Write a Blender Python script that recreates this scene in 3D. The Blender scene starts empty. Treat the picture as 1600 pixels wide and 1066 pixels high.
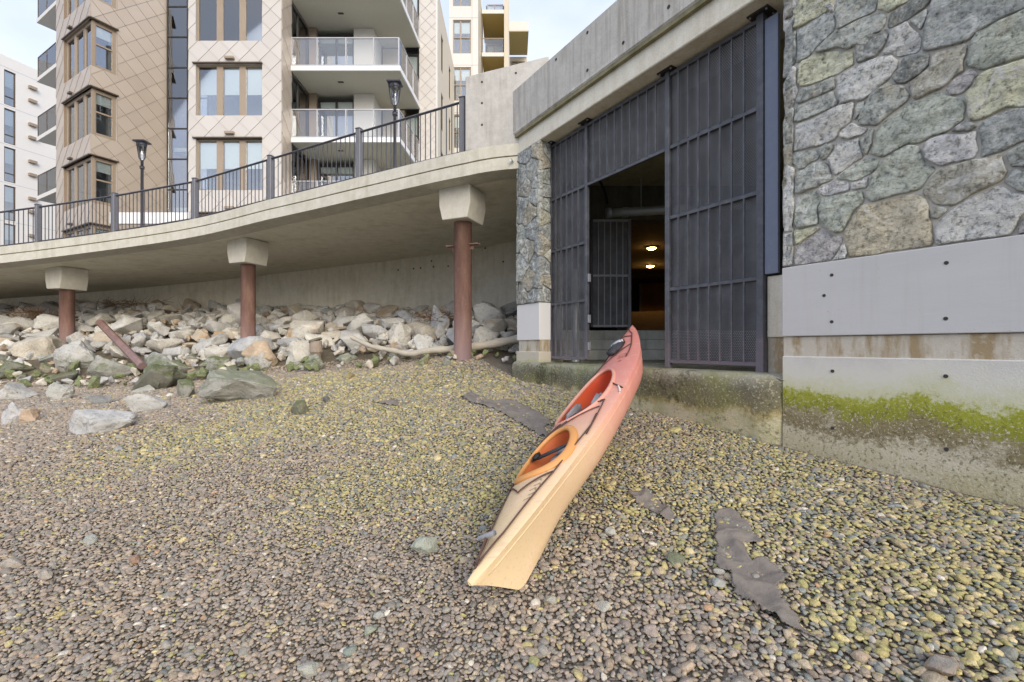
import bpy, bmesh, math, random
import numpy as np
from mathutils import Vector, Matrix, noise as mnoise

random.seed(7)
rng = np.random.default_rng(7)
scene = bpy.context.scene
COL = scene.collection
R = math.radians

# ------------------------------------------------------------------ camera
FPX, HORIZON = 716.0, 541.0            # focal length and horizon in photo pixels (1600 wide)
cam_data = bpy.data.cameras.new('camera')
cam_data.sensor_width = 36.0
cam_data.lens = 36.0 * FPX / 1600.0
cam_data.shift_y = (HORIZON - 533.0) / 1600.0
cam_data.clip_start = 0.05
cam_data.clip_end = 2000
cam = bpy.data.objects.new('camera', cam_data)
COL.objects.link(cam)
cam.location = (0, 0, 0)               # eye level is z = 0; the beach lies about 1.6 m below
cam.rotation_euler = (R(90), 0, 0)
scene.camera = cam

# ------------------------------------------------------------------ world and sun
SUN_DIR = Vector((0.34, -0.78, 0.38)).normalized()
world = bpy.data.worlds.new('World')
scene.world = world
world.use_nodes = True
wt = world.node_tree
wt.nodes.clear()
w_out = wt.nodes.new('ShaderNodeOutputWorld')
w_sky = wt.nodes.new('ShaderNodeTexSky')
w_sky.sky_type = 'NISHITA'
w_sky.sun_disc = False
w_sky.sun_elevation = math.asin(SUN_DIR.z)
w_sky.sun_rotation = math.atan2(SUN_DIR.x, SUN_DIR.y)
w_sky.air_density = 1.0
w_sky.dust_density = 2.0
w_bg = wt.nodes.new('ShaderNodeBackground')
w_bg.inputs['Strength'].default_value = 0.10
wt.links.new(w_sky.outputs[0], w_bg.inputs['Color'])
w_cl = wt.nodes.new('ShaderNodeBackground')            # thin bright overcast
w_cl.inputs['Strength'].default_value = 0.80
w_tc = wt.nodes.new('ShaderNodeTexCoord')
w_map = wt.nodes.new('ShaderNodeMapping')
w_map.inputs['Scale'].default_value = (1.0, 1.0, 2.2)
w_no = wt.nodes.new('ShaderNodeTexNoise')
w_no.inputs['Scale'].default_value = 1.7
w_no.inputs['Detail'].default_value = 6
w_no.inputs['Roughness'].default_value = 0.5
w_rp = wt.nodes.new('ShaderNodeValToRGB')
w_rp.color_ramp.elements[0].position = 0.38
w_rp.color_ramp.elements[0].color = (0.50, 0.585, 0.80, 1)
w_rp.color_ramp.elements[1].position = 0.66
w_rp.color_ramp.elements[1].color = (0.82, 0.85, 0.94, 1)
wt.links.new(w_tc.outputs['Generated'], w_map.inputs['Vector'])
wt.links.new(w_map.outputs[0], w_no.inputs['Vector'])
wt.links.new(w_no.outputs['Fac'], w_rp.inputs['Fac'])
wt.links.new(w_rp.outputs[0], w_cl.inputs['Color'])
w_mix = wt.nodes.new('ShaderNodeMixShader')
w_mix.inputs[0].default_value = 0.84
wt.links.new(w_bg.outputs[0], w_mix.inputs[1])
wt.links.new(w_cl.outputs[0], w_mix.inputs[2])
wt.links.new(w_mix.outputs[0], w_out.inputs['Surface'])

sun_data = bpy.data.lights.new('sun', 'SUN')
sun_data.energy = 1.5
sun_data.angle = R(38)
sun_data.color = (1.0, 0.90, 0.76)
sun = bpy.data.objects.new('sun', sun_data)
COL.objects.link(sun)
sun.rotation_euler = SUN_DIR.to_track_quat('Z', 'Y').to_euler()

vs = scene.view_settings
vs.view_transform = 'Standard'
vs.look = 'None'
vs.gamma = 1.0
vs.use_curve_mapping = False
vs.exposure = 0.96
scene.cycles.max_bounces = 6
scene.cycles.diffuse_bounces = 4
scene.cycles.glossy_bounces = 2
scene.cycles.transparent_max_bounces = 16
scene.cycles.use_denoising = True

# ------------------------------------------------------------------ node helper
class T:
    def __init__(self, name):
        self.m = bpy.data.materials.new(name)
        self.m.use_nodes = True
        self.t = self.m.node_tree
        self.t.nodes.clear()
        self.out = self.t.nodes.new('ShaderNodeOutputMaterial')
        self._pos = None
    def n(self, typ, **kw):
        nd = self.t.nodes.new(typ)
        for k, v in kw.items():
            setattr(nd, k, v)
        return nd
    def put(self, sock, v):
        if hasattr(v, 'is_output'):
            self.t.links.new(v, sock)
        elif isinstance(v, (tuple, list)) and sock.type == 'RGBA' and len(v) == 3:
            sock.default_value = (*v, 1)
        else:
            sock.default_value = v
    @property
    def pos(self):
        if self._pos is None:
            self._pos = self.n('ShaderNodeNewGeometry').outputs['Position']
        return self._pos
    def objc(self):
        return self.n('ShaderNodeTexCoord').outputs['Object']
    def sep(self, v):
        nd = self.n('ShaderNodeSeparateXYZ'); self.put(nd.inputs[0], v); return nd.outputs
    def scale(self, v, s):
        nd = self.n('ShaderNodeMapping'); self.put(nd.inputs['Vector'], v)
        nd.inputs['Scale'].default_value = s; return nd.outputs[0]
    def noise(self, scale, detail=4, rough=0.55, vec=None, dist=0.0):
        nd = self.n('ShaderNodeTexNoise')
        self.put(nd.inputs['Vector'], vec if vec is not None else self.pos)
        nd.inputs['Scale'].default_value = scale; nd.inputs['Detail'].default_value = detail
        nd.inputs['Roughness'].default_value = rough; nd.inputs['Distortion'].default_value = dist
        return nd.outputs['Fac']
    def vor(self, scale, feature='F1', vec=None, out='Distance', rnd=1.0):
        nd = self.n('ShaderNodeTexVoronoi', feature=feature)
        self.put(nd.inputs['Vector'], vec if vec is not None else self.pos)
        nd.inputs['Scale'].default_value = scale; nd.inputs['Randomness'].default_value = rnd
        return nd.outputs[out]
    def ramp(self, fac, stops, interp='LINEAR'):
        nd = self.n('ShaderNodeValToRGB'); self.put(nd.inputs[0], fac)
        cr = nd.color_ramp; cr.interpolation = interp
        while len(cr.elements) < len(stops): cr.elements.new(0.5)
        for e, (p, c) in zip(cr.elements, stops):
            e.position = p
            e.color = (c, c, c, 1) if not isinstance(c, (tuple, list)) else (*c, 1)
        return nd.outputs[0]
    def math(self, op, a, b=0.0, c=0.0, clamp=False):
        nd = self.n('ShaderNodeMath', operation=op, use_clamp=clamp)
        self.put(nd.inputs[0], a); self.put(nd.inputs[1], b)
        if op in ('MULTIPLY_ADD', 'SMOOTH_MIN'): self.put(nd.inputs[2], c)
        return nd.outputs[0]
    def mrange(self, v, a, b, c=0.0, d=1.0):
        nd = self.n('ShaderNodeMapRange'); self.put(nd.inputs[0], v)
        for i, x in enumerate((a, b, c, d)): nd.inputs[i + 1].default_value = x
        return nd.outputs[0]
    def mix(self, f, a, b, mode='MIX'):
        nd = self.n('ShaderNodeMix', data_type='RGBA', blend_type=mode)
        self.put(nd.inputs[0], f); self.put(nd.inputs[6], a); self.put(nd.inputs[7], b)
        return nd.outputs[2]
    def bump(self, h, strength=0.4, dist=0.02, normal=None):
        nd = self.n('ShaderNodeBump'); self.put(nd.inputs['Height'], h)
        nd.inputs['Strength'].default_value = strength; nd.inputs['Distance'].default_value = dist
        if normal is not None: self.put(nd.inputs['Normal'], normal)
        return nd.outputs[0]
    def bsdf(self, base, rough=0.8, normal=None, metal=0.0, spec=0.4, **kw):
        nd = self.n('ShaderNodeBsdfPrincipled')
        self.put(nd.inputs['Base Color'], base); self.put(nd.inputs['Roughness'], rough)
        self.put(nd.inputs['Metallic'], metal); nd.inputs['Specular IOR Level'].default_value = spec
        if normal is not None: self.put(nd.inputs['Normal'], normal)
        for k, v in kw.items(): self.put(nd.inputs[k.replace('_', ' ')], v)
        return nd.outputs[0]
    def done(self, surf):
        self.put(self.out.inputs['Surface'], surf); return self.m

MAT = {}
def plain(name, col, rough=0.6, metal=0.0, var=0.12, scale=6.0, bump=0.0, spec=0.4):
    t = T(name)
    f = t.noise(scale, 5)
    c = t.mix(f, tuple(x * (1 - var) for x in col), tuple(min(1, x * (1 + var)) for x in col))
    nrm = t.bump(t.noise(scale * 12, 3), bump, 0.004) if bump else None
    MAT[name] = t.done(t.bsdf(c, rough, nrm, metal, spec))
    return MAT[name]

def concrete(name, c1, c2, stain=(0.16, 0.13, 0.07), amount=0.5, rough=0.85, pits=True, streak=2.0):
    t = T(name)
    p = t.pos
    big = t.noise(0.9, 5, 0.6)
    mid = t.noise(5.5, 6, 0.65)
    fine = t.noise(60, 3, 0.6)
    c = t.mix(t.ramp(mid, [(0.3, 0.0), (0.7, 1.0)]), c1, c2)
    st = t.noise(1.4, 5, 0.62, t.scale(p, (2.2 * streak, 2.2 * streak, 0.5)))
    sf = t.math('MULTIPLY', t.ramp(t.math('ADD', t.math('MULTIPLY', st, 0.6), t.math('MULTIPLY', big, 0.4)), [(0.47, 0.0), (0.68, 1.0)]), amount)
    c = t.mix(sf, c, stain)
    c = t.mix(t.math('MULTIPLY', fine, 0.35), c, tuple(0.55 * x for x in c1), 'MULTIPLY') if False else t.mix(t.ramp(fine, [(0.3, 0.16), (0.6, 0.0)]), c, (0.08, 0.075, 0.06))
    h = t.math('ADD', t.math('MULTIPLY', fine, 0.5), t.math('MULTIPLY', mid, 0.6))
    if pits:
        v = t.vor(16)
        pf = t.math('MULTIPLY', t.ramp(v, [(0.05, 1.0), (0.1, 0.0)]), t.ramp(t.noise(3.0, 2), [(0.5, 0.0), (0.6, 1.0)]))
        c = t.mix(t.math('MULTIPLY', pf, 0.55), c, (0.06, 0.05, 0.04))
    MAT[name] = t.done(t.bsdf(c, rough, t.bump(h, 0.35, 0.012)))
    return MAT[name]

concrete('concrete', (0.40, 0.38, 0.32), (0.54, 0.51, 0.44), (0.24, 0.20, 0.12), 0.55)
concrete('concrete_grey', (0.42, 0.405, 0.38), (0.54, 0.525, 0.49), (0.22, 0.20, 0.16), 0.5, streak=3.5)
concrete('concrete_cream', (0.70, 0.66, 0.54), (0.82, 0.78, 0.66), (0.48, 0.42, 0.28), 0.5)
concrete('concrete_fascia', (0.52, 0.50, 0.42), (0.64, 0.62, 0.54), (0.36, 0.33, 0.24), 0.5)
concrete('concrete_soffit', (0.74, 0.70, 0.57), (0.84, 0.80, 0.67), (0.46, 0.41, 0.27), 0.5, pits=False, streak=1.0)
concrete('concrete_cap', (0.58, 0.555, 0.475), (0.69, 0.665, 0.58), (0.46, 0.42, 0.32), 0.35)
concrete('concrete_step', (0.62, 0.61, 0.53), (0.74, 0.73, 0.64), (0.24, 0.23, 0.16), 0.6)
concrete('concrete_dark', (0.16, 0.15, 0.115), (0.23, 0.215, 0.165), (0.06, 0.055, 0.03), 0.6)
concrete('concrete_olive', (0.44, 0.40, 0.24), (0.56, 0.52, 0.34), (0.20, 0.18, 0.08), 0.6)
def parapet_mat():
    t = T('parapet_mat')
    p = t.pos; z = t.sep(p)['Z']
    mid = t.noise(4.5, 7, 0.65); fine = t.noise(55, 3, 0.6)
    c = t.mix(t.ramp(mid, [(0.3, 0.0), (0.7, 1.0)]), (0.46, 0.44, 0.40), (0.60, 0.58, 0.53))
    st = t.noise(1.6, 6, 0.65, t.scale(p, (7, 7, 0.45)))
    c = t.mix(t.ramp(st, [(0.48, 0.0), (0.64, 0.6)]), c, (0.30, 0.27, 0.21))
    rim = t.math('ADD', z, t.math('MULTIPLY', t.math('SUBTRACT', t.noise(3.2, 7, 0.75), 0.5), 0.75))
    c = t.mix(t.ramp(t.mrange(rim, 3.62, 3.90), [(0.35, 0.85), (0.75, 0.0)]), c, (0.78, 0.76, 0.70))
    pf = t.math('MULTIPLY', t.ramp(t.vor(14), [(0.06, 1.0), (0.11, 0.0)]), t.ramp(t.noise(2.5, 2), [(0.5, 0.0), (0.6, 1.0)]))
    c = t.mix(t.math('MULTIPLY', pf, 0.6), c, (0.10, 0.09, 0.08))
    c = t.mix(t.ramp(fine, [(0.3, 0.18), (0.6, 0.0)]), c, (0.12, 0.11, 0.10))
    MAT['concrete_parapet'] = t.done(t.bsdf(c, 0.88, t.bump(t.math('ADD', fine, mid), 0.35, 0.01)))
parapet_mat()
concrete('groove_stain', (0.22, 0.20, 0.11), (0.30, 0.27, 0.17), (0.08, 0.075, 0.02), 0.8)

# white wall blocks with a real tide line: growth bands at fixed heights above the beach
def tide_wall(name):
    t = T(name)
    z = t.sep(t.pos)['Z']
    wob = t.math('ADD', t.math('MULTIPLY', t.math('SUBTRACT', t.noise(1.5, 9, 0.8), 0.5), 0.60), t.math('MULTIPLY', t.math('SUBTRACT', t.noise(26, 5, 0.75), 0.5), 0.22))
    zz = t.math('ADD', z, wob)
    base = t.mix(t.noise(3.0, 6, 0.65, t.scale(t.pos, (2, 2, 0.7))), (0.52, 0.50, 0.45), (0.62, 0.61, 0.57))
    base = t.mix(t.ramp(t.vor(22), [(0.03, 0.6), (0.07, 0.0)]), base, (0.12, 0.11, 0.10))
    f = t.mrange(zz, -1.1, -0.1)                     # 0 at -1.1 m, 1 at -0.1 m
    band = t.ramp(f, [(0.0, (0.42, 0.37, 0.20)), (0.20, (0.47, 0.43, 0.28)), (0.31, (0.53, 0.49, 0.36)), (0.37, (0.23, 0.19, 0.11)),
                      (0.50, (0.25, 0.21, 0.10)), (0.535, (0.24, 0.255, 0.025)), (0.66, (0.33, 0.35, 0.04)),
                      (0.70, (0.54, 0.54, 0.34)), (0.85, (0.61, 0.60, 0.51)), (1.0, (0.66, 0.65, 0.60))])
    pale = t.math('MULTIPLY', t.ramp(t.noise(1.3, 7, 0.75, t.scale(t.pos, (1, 1, 1.6))), [(0.50, 0.0), (0.60, 0.85)]), t.ramp(f, [(0.44, 1.0), (0.54, 0.0)]))
    band = t.mix(pale, band, (0.58, 0.54, 0.42))
    speck = t.ramp(t.noise(55, 4, 0.7), [(0.56, 0.0), (0.62, 1.0)])
    low = t.ramp(f, [(0.02, 0.55), (0.30, 1.0), (0.52, 0.9), (0.66, 0.45), (0.74, 0.0)])
    band = t.mix(t.math('MULTIPLY', speck, low), band, (0.62, 0.58, 0.46))
    dark = t.ramp(t.noise(38, 4, 0.7), [(0.38, 1.0), (0.46, 0.0)])
    band = t.mix(t.math('MULTIPLY', t.math('MULTIPLY', dark, low), 0.7), band, (0.10, 0.09, 0.03))
    c = t.mix(t.ramp(f, [(0.86, 1.0), (1.0, 0.0)]), base, band)
    h = t.math('ADD', t.math('MULTIPLY', t.noise(50, 4, 0.7), low), t.math('MULTIPLY', t.noise(90, 2), 0.2))
    MAT[name] = t.done(t.bsdf(c, 0.85, t.bump(h, 0.6, 0.02)))
tide_wall('tide_wall')
def panel_mat():
    t = T('panel_grey_mat')
    p = t.pos
    c = t.mix(t.noise(1.6, 5, 0.6, t.scale(p, (0.6, 0.6, 3.0))), (0.48, 0.48, 0.475), (0.57, 0.57, 0.56))
    dr = t.ramp(t.noise(2.4, 5, 0.65, t.scale(p, (6, 6, 0.35))), [(0.52, 0.0), (0.70, 0.30)])
    c = t.mix(dr, c, (0.44, 0.43, 0.39))
    c = t.mix(t.math('MULTIPLY', t.ramp(t.vor(26), [(0.05, 0.8), (0.09, 0.0)]), t.ramp(t.noise(3.5, 3), [(0.52, 0.0), (0.60, 1.0)])), c, (0.16, 0.15, 0.14))
    MAT['panel_grey'] = t.done(t.bsdf(c, 0.75, t.bump(t.noise(8, 5, 0.6, t.scale(p, (1, 1, 4))), 0.12, 0.01)))
panel_mat()

def ledge_mat(name):
    t = T(name)
    z = t.sep(t.pos)['Z']
    n1 = t.noise(3.2, 7, 0.7)
    zz = t.math('ADD', z, t.math('MULTIPLY', t.math('SUBTRACT', n1, 0.5), 0.5))
    f = t.mrange(zz, -0.95, -0.22)
    c = t.ramp(f, [(0.0, (0.56, 0.51, 0.36)), (0.34, (0.54, 0.49, 0.33)), (0.44, (0.36, 0.30, 0.13)), (0.50, (0.20, 0.18, 0.10)),
                   (0.72, (0.17, 0.16, 0.11)), (0.88, (0.30, 0.29, 0.22)), (1.0, (0.42, 0.40, 0.32))])
    g = t.ramp(t.noise(2.2, 6, 0.7), [(0.45, 0.0), (0.62, 1.0)])
    c = t.mix(t.math('MULTIPLY', g, 0.5), c, (0.25, 0.27, 0.07))
    sp = t.ramp(t.noise(45, 4, 0.7), [(0.56, 0.0), (0.63, 0.7)])
    c = t.mix(sp, c, (0.58, 0.54, 0.40))
    dk = t.ramp(t.math('ADD', t.math('MULTIPLY', t.noise(24, 5, 0.7), 0.5), t.math('MULTIPLY', t.noise(1.7, 4, 0.6), 0.5)), [(0.40, 0.85), (0.50, 0.0)])
    c = t.mix(dk, c, (0.07, 0.065, 0.03))
    MAT[name] = t.done(t.bsdf(c, 0.85, t.bump(t.noise(30, 6, 0.7), 0.7, 0.03)))
ledge_mat('ledge_concrete')

def stain_band(name):
    t = T(name)
    v = t.scale(t.pos, (5, 5, 1.2))
    f = t.ramp(t.noise(1.3, 5, 0.6, v), [(0.46, 0.0), (0.60, 1.0)])
    c = t.mix(f, (0.52, 0.48, 0.40), (0.34, 0.26, 0.15))
    c = t.mix(t.ramp(t.noise(14, 5, 0.7), [(0.55, 0.0), (0.7, 0.6)]), c, (0.62, 0.58, 0.50))
    MAT[name] = t.done(t.bsdf(c, 0.85, t.bump(t.noise(60, 4), 0.4, 0.01)))
stain_band('stain_band')

def stone_mat(name):
    t = T(name)
    oi = t.n('ShaderNodeObjectInfo')
    col = oi.outputs['Color']
    off = t.n('ShaderNodeVectorMath', operation='ADD')
    t.put(off.inputs[0], t.pos)
    sc = t.n('ShaderNodeVectorMath', operation='SCALE'); t.put(sc.inputs[0], (13.0, 7.0, 3.0)); t.put(sc.inputs['Scale'], oi.outputs['Random'])
    t.put(off.inputs[1], sc.outputs[0])
    p = off.outputs[0]
    a = t.noise(4.0, 8, 0.7, p, 0.6)
    b = t.noise(28, 6, 0.75, p)
    c = t.mix(t.ramp(a, [(0.3, 0.0), (0.7, 1.0)]), t.mix(0.30, col, (0.06, 0.065, 0.06)), t.mix(0.28, col, (0.80, 0.80, 0.72)))
    c = t.mix(t.ramp(b, [(0.34, 0.85), (0.5, 0.0)]), c, (0.07, 0.075, 0.065))
    c = t.mix(t.ramp(b, [(0.54, 0.0), (0.68, 0.7)]), c, (0.82, 0.82, 0.76))
    c = t.mix(t.ramp(t.noise(11, 7, 0.78, p, 0.8), [(0.36, 0.6), (0.47, 0.0)]), c, (0.13, 0.14, 0.13))
    vein = t.n('ShaderNodeTexWave', wave_type='BANDS')
    t.put(vein.inputs['Vector'], p); vein.inputs['Scale'].default_value = 1.3
    vein.inputs['Distortion'].default_value = 14; vein.inputs['Detail'].default_value = 4; vein.inputs['Detail Scale'].default_value = 1.6
    vf = t.math('MULTIPLY', t.ramp(vein.outputs['Fac'], [(0.94, 0.0), (0.99, 1.0)]), t.ramp(t.noise(1.6, 2, 0.5, p), [(0.45, 0.0), (0.6, 0.7)]))
    c = t.mix(vf, c, (0.80, 0.80, 0.76))
    rust = t.ramp(t.noise(2.6, 5, 0.65, p), [(0.60, 0.0), (0.74, 0.5)])
    c = t.mix(rust, c, (0.44, 0.36, 0.18))
    cr = t.noise(6.5, 9, 0.72, t.scale(p, (1, 1, 2.2)), 1.2)
    c = t.mix(t.ramp(cr, [(0.34, 0.6), (0.42, 0.0)]), c, (0.12, 0.12, 0.11))
    c = t.mix(t.ramp(t.noise(7, 7, 0.75, p, 1.0), [(0.56, 0.0), (0.66, 0.55)]), c, (0.80, 0.80, 0.76))
    h = t.math('ADD', t.math('ADD', t.math('MULTIPLY', a, 0.8), t.math('MULTIPLY', b, 0.4)), t.math('ADD', t.math('MULTIPLY', cr, 0.9), t.math('MULTIPLY', t.vor(5.5, vec=t.scale(p, (1, 1, 1.7))), 1.1)))
    MAT[name] = t.done(t.bsdf(c, 0.82, t.bump(h, 1.0, 0.045)))
stone_mat('stone')

def boulder_mat(name):
    t = T(name)
    oi = t.n('ShaderNodeObjectInfo')
    col = oi.outputs['Color']
    geo = t.n('ShaderNodeNewGeometry')
    p = t.pos
    a = t.noise(2.3, 8, 0.7, p, 0.4)
    b = t.noise(17, 6, 0.75, p)
    c = t.mix(t.ramp(a, [(0.3, 0.0), (0.72, 1.0)]), t.mix(0.40, col, (0.09, 0.09, 0.08)), t.mix(0.30, col, (0.82, 0.80, 0.72)))
    c = t.mix(t.ramp(b, [(0.30, 0.7), (0.46, 0.0)]), c, (0.10, 0.10, 0.085))
    rust = t.ramp(t.noise(1.1, 5, 0.65, p), [(0.60, 0.0), (0.70, 0.55)])
    c = t.mix(rust, c, (0.50, 0.30, 0.13))
    zt_ = t.math('ADD', t.sep(p)['Z'], t.math('MULTIPLY', t.math('SUBTRACT', t.noise(1.5, 6, 0.7), 0.5), 0.9))
    c = t.mix(t.math('MULTIPLY', t.ramp(t.mrange(zt_, -0.9, 0.1), [(0.35, 0.62), (0.75, 0.0)]), oi.outputs['Alpha']), c, (0.13, 0.13, 0.09))
    # tidal growth: below the high-water mark, mostly on upward faces
    z = t.sep(p)['Z']
    nz = t.sep(geo.outputs['Normal'])['Z']
    zone = t.math('MULTIPLY', t.ramp(t.math('ADD', t.mrange(z, -0.9, 0.1), t.math('MULTIPLY', t.math('SUBTRACT', t.noise(1.2, 3), 0.5), 0.9)), [(0.60, 1.0), (0.80, 0.0)]),
                  t.ramp(t.math('ADD', t.math('MULTIPLY', nz, 0.32), t.math('ADD', t.math('MULTIPLY', t.noise(2.6, 6, 0.75), 0.8), t.math('MULTIPLY', t.noise(14, 5, 0.75), 0.4))), [(0.66, 0.0), (0.86, 0.92)]))
    alpha = oi.outputs['Alpha']
    moss = t.mix(t.noise(6, 6, 0.75), (0.055, 0.062, 0.028), (0.17, 0.205, 0.06))
    c = t.mix(t.math('MULTIPLY', zone, alpha), c, moss)
    h = t.math('ADD', t.math('MULTIPLY', a, 1.0), t.math('MULTIPLY', b, 0.35))
    MAT[name] = t.done(t.bsdf(c, 0.85, t.bump(h, 0.9, 0.06)))
boulder_mat('boulder')

def pebble_mat(name):
    t = T(name)
    at = t.n('ShaderNodeAttribute', attribute_type='INSTANCER', attribute_name='pc')
    ob = t.objc()
    f = t.noise(2.4, 4, 0.65, ob)
    c = t.mix(t.ramp(f, [(0.35, 0.35), (0.6, 0.0)]), at.outputs['Color'], (0.08, 0.075, 0.06))
    c = t.mix(t.ramp(t.noise(9, 3, 0.7, ob), [(0.55, 0.0), (0.75, 0.35)]), c, (0.75, 0.72, 0.62))
    MAT[name] = t.done(t.bsdf(c, 0.8, t.bump(t.noise(5, 4, 0.6, ob), 0.3, 0.2)))
pebble_mat('pebble')

def beach_mat(name):
    t = T(name)
    v = t.n('ShaderNodeTexVoronoi', feature='F1'); t.put(v.inputs['Vector'], t.pos); v.inputs['Scale'].default_value = 60
    h = t.n('ShaderNodeSeparateColor'); t.put(h.inputs[0], v.outputs['Color'])
    c = t.ramp(h.outputs[0], [(0.0, (0.16, 0.135, 0.11)), (0.4, (0.22, 0.185, 0.15)), (0.7, (0.25, 0.22, 0.15)), (1.0, (0.19, 0.18, 0.165))])
    d = t.ramp(v.outputs['Distance'], [(0.3, 0.0), (0.8, 0.5)])
    c = t.mix(d, c, (0.13, 0.112, 0.09))
    MAT[name] = t.done(t.bsdf(c, 0.8, t.bump(t.math('SUBTRACT', 1.0, v.outputs['Distance']), 0.8, 0.03)))
beach_mat('beach_gravel')

def bank_mat(name):
    t = T(name)
    c = t.mix(t.noise(6, 7, 0.7), (0.07, 0.06, 0.045), (0.26, 0.21, 0.14))
    MAT[name] = t.done(t.bsdf(c, 0.9, t.bump(t.noise(12, 7, 0.7), 0.9, 0.08)))
bank_mat('bank_soil')

def metal_paint(name, c, wear=0.35, z_wear=True):
    t = T(name)
    z = t.sep(t.pos)['Z']
    w = t.noise(9, 6, 0.7)
    f = t.ramp(w, [(0.45, 0.0), (0.75, wear)])
    col = t.mix(f, c, (0.24, 0.25, 0.27))
    if z_wear:
        low = t.ramp(t.math('ADD', t.mrange(z, -0.25, 1.2, 0.0, 1.0), t.math('MULTIPLY', t.math('SUBTRACT', w, 0.5), 0.9)), [(0.05, 0.75), (0.35, 0.0)])
        col = t.mix(low, col, (0.20, 0.17, 0.19))
        rp = t.ramp(t.noise(60, 3, 0.7), [(0.64, 0.0), (0.70, 0.8)])
        col = t.mix(t.math('MULTIPLY', rp, low), col, (0.55, 0.50, 0.50))
    MAT[name] = t.done(t.bsdf(col, 0.42, t.bump(t.noise(80, 3), 0.15, 0.003), spec=0.5))
metal_paint('gate_paint', (0.066, 0.068, 0.078), 0.4)
metal_paint('gate_paint_blue', (0.15, 0.18, 0.25), 0.4, False)
metal_paint('rail_paint', (0.045, 0.045, 0.055), 0.2, False)
metal_paint('rail_post', (0.13, 0.13, 0.145), 0.3, False)

def mesh_screen(name, col, pitch, hole):
    # perforated sheet: round holes in a staggered grid, laid out in the sheet's own metres
    t = T(name)
    o = t.sep(t.objc())
    along = t.math('ADD', t.math('MULTIPLY', o['X'], 0.5312), t.math('MULTIPLY', o['Y'], -0.8472))
    row = t.math('FLOOR', t.math('DIVIDE', o['Z'], pitch * 0.866))
    sh = t.math('MULTIPLY', t.math('FLOORED_MODULO', row, 2.0), 0.5)
    a = t.math('SUBTRACT', t.math('FRACT', t.math('ADD', t.math('DIVIDE', along, pitch), sh)), 0.5)
    b = t.math('MULTIPLY', t.math('SUBTRACT', t.math('FRACT', t.math('DIVIDE', o['Z'], pitch * 0.866)), 0.5), 0.866)
    r = t.math('SQRT', t.math('ADD', t.math('MULTIPLY', a, a), t.math('MULTIPLY', b, b)))
    solid = t.math('GREATER_THAN', r, hole)
    dust = t.noise(3.0, 7, 0.7)
    c = t.mix(t.ramp(dust, [(0.4, 0.0), (0.7, 0.7)]), col, tuple(min(1, x * 1.8 + 0.05) for x in col))
    s = t.bsdf(c, 0.5, spec=0.5)
    tr = t.n('ShaderNodeBsdfTransparent').outputs[0]
    mx = t.n('ShaderNodeMixShader')
    t.put(mx.inputs[0], solid); t.put(mx.inputs[1], tr); t.put(mx.inputs[2], s)
    MAT[name] = t.done(mx.outputs[0])
mesh_screen('screen', (0.10, 0.101, 0.108), 0.021, 0.31)
mesh_screen('screen_inner', (0.22, 0.22, 0.22), 0.017, 0.22)

def rust_mat(name):
    t = T(name)
    v = t.scale(t.pos, (3, 3, 0.6))
    z = t.sep(t.pos)['Z']
    a = t.noise(2.0, 6, 0.65, v)
    c = t.ramp(a, [(0.25, (0.11, 0.058, 0.045)), (0.5, (0.19, 0.105, 0.082)), (0.75, (0.29, 0.18, 0.135))])
    c = t.mix(t.ramp(t.noise(25, 5, 0.7), [(0.55, 0.0), (0.75, 0.5)]), c, (0.34, 0.21, 0.15))
    c = t.mix(t.ramp(t.math('ADD', z, t.math('MULTIPLY', a, 0.6)), [(0.0, 0.5), (1.0, 0.0)]), c, (0.30, 0.22, 0.23))
    MAT[name] = t.done(t.bsdf(c, 0.75, t.bump(t.noise(70, 5), 0.35, 0.006)))
rust_mat('rusty_steel')

def shingle_mat(name, c1, c2):
    t = T(name)
    oi = t.n('ShaderNodeObjectInfo')
    c = t.mix(oi.outputs['Random'], c1, c2)
    c = t.mix(t.math('MULTIPLY', t.noise(1.1, 4), 0.25), c, (0.62, 0.57, 0.52))
    MAT[name] = t.done(t.bsdf(c, 0.45, metal=0.15, spec=0.5))
shingle_mat('shingle_tan', (0.40, 0.335, 0.27), (0.455, 0.385, 0.315))
shingle_mat('shingle_pale', (0.52, 0.485, 0.445), (0.57, 0.535, 0.495))
plain('joint_pale', (0.40, 0.36, 0.32), 0.7)
plain('shingle_joint', (0.25, 0.19, 0.14), 0.7)
plain('bronze_frame', (0.34, 0.27, 0.20), 0.45, 0.2)
plain('bronze_dark', (0.10, 0.075, 0.055), 0.45, 0.2)
plain('dark_frame', (0.035, 0.032, 0.03), 0.5)
plain('white_panel', (0.66, 0.64, 0.59), 0.6, var=0.04)
plain('white_stucco', (0.70, 0.69, 0.67), 0.75, var=0.04)
plain('white_paint', (0.72, 0.72, 0.72), 0.5, var=0.03)
plain('soffit', (0.56, 0.55, 0.48), 0.8, var=0.05)
plain('sunlit_soffit', (0.55, 0.42, 0.16), 0.7, var=0.06)  # yellow glow of sunlit undersides painted into the base colour
plain('cream_panel', (0.60, 0.53, 0.41), 0.6, var=0.04)
plain('blind', (0.86, 0.92, 0.90), 0.8, var=0.03)
plain('room_dark', (0.16, 0.17, 0.18), 0.9, var=0.3)
plain('room_curtain', (0.60, 0.61, 0.60), 0.9, var=0.3, scale=1.5)
plain('aluminium', (0.45, 0.45, 0.47), 0.4, 0.5)
plain('galvanised', (0.50, 0.53, 0.52), 0.45, 0.55, bump=0.1)
plain('pipe_grey', (0.42, 0.42, 0.44), 0.5)
plain('black_rubber', (0.02, 0.02, 0.022), 0.6)
plain('lamp_metal', (0.06, 0.06, 0.075), 0.45, 0.3)
plain('mortar', (0.60, 0.565, 0.50), 0.95, var=0.2, scale=14, bump=0.5)
plain('hole_dark', (0.05, 0.045, 0.04), 0.95)
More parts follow.
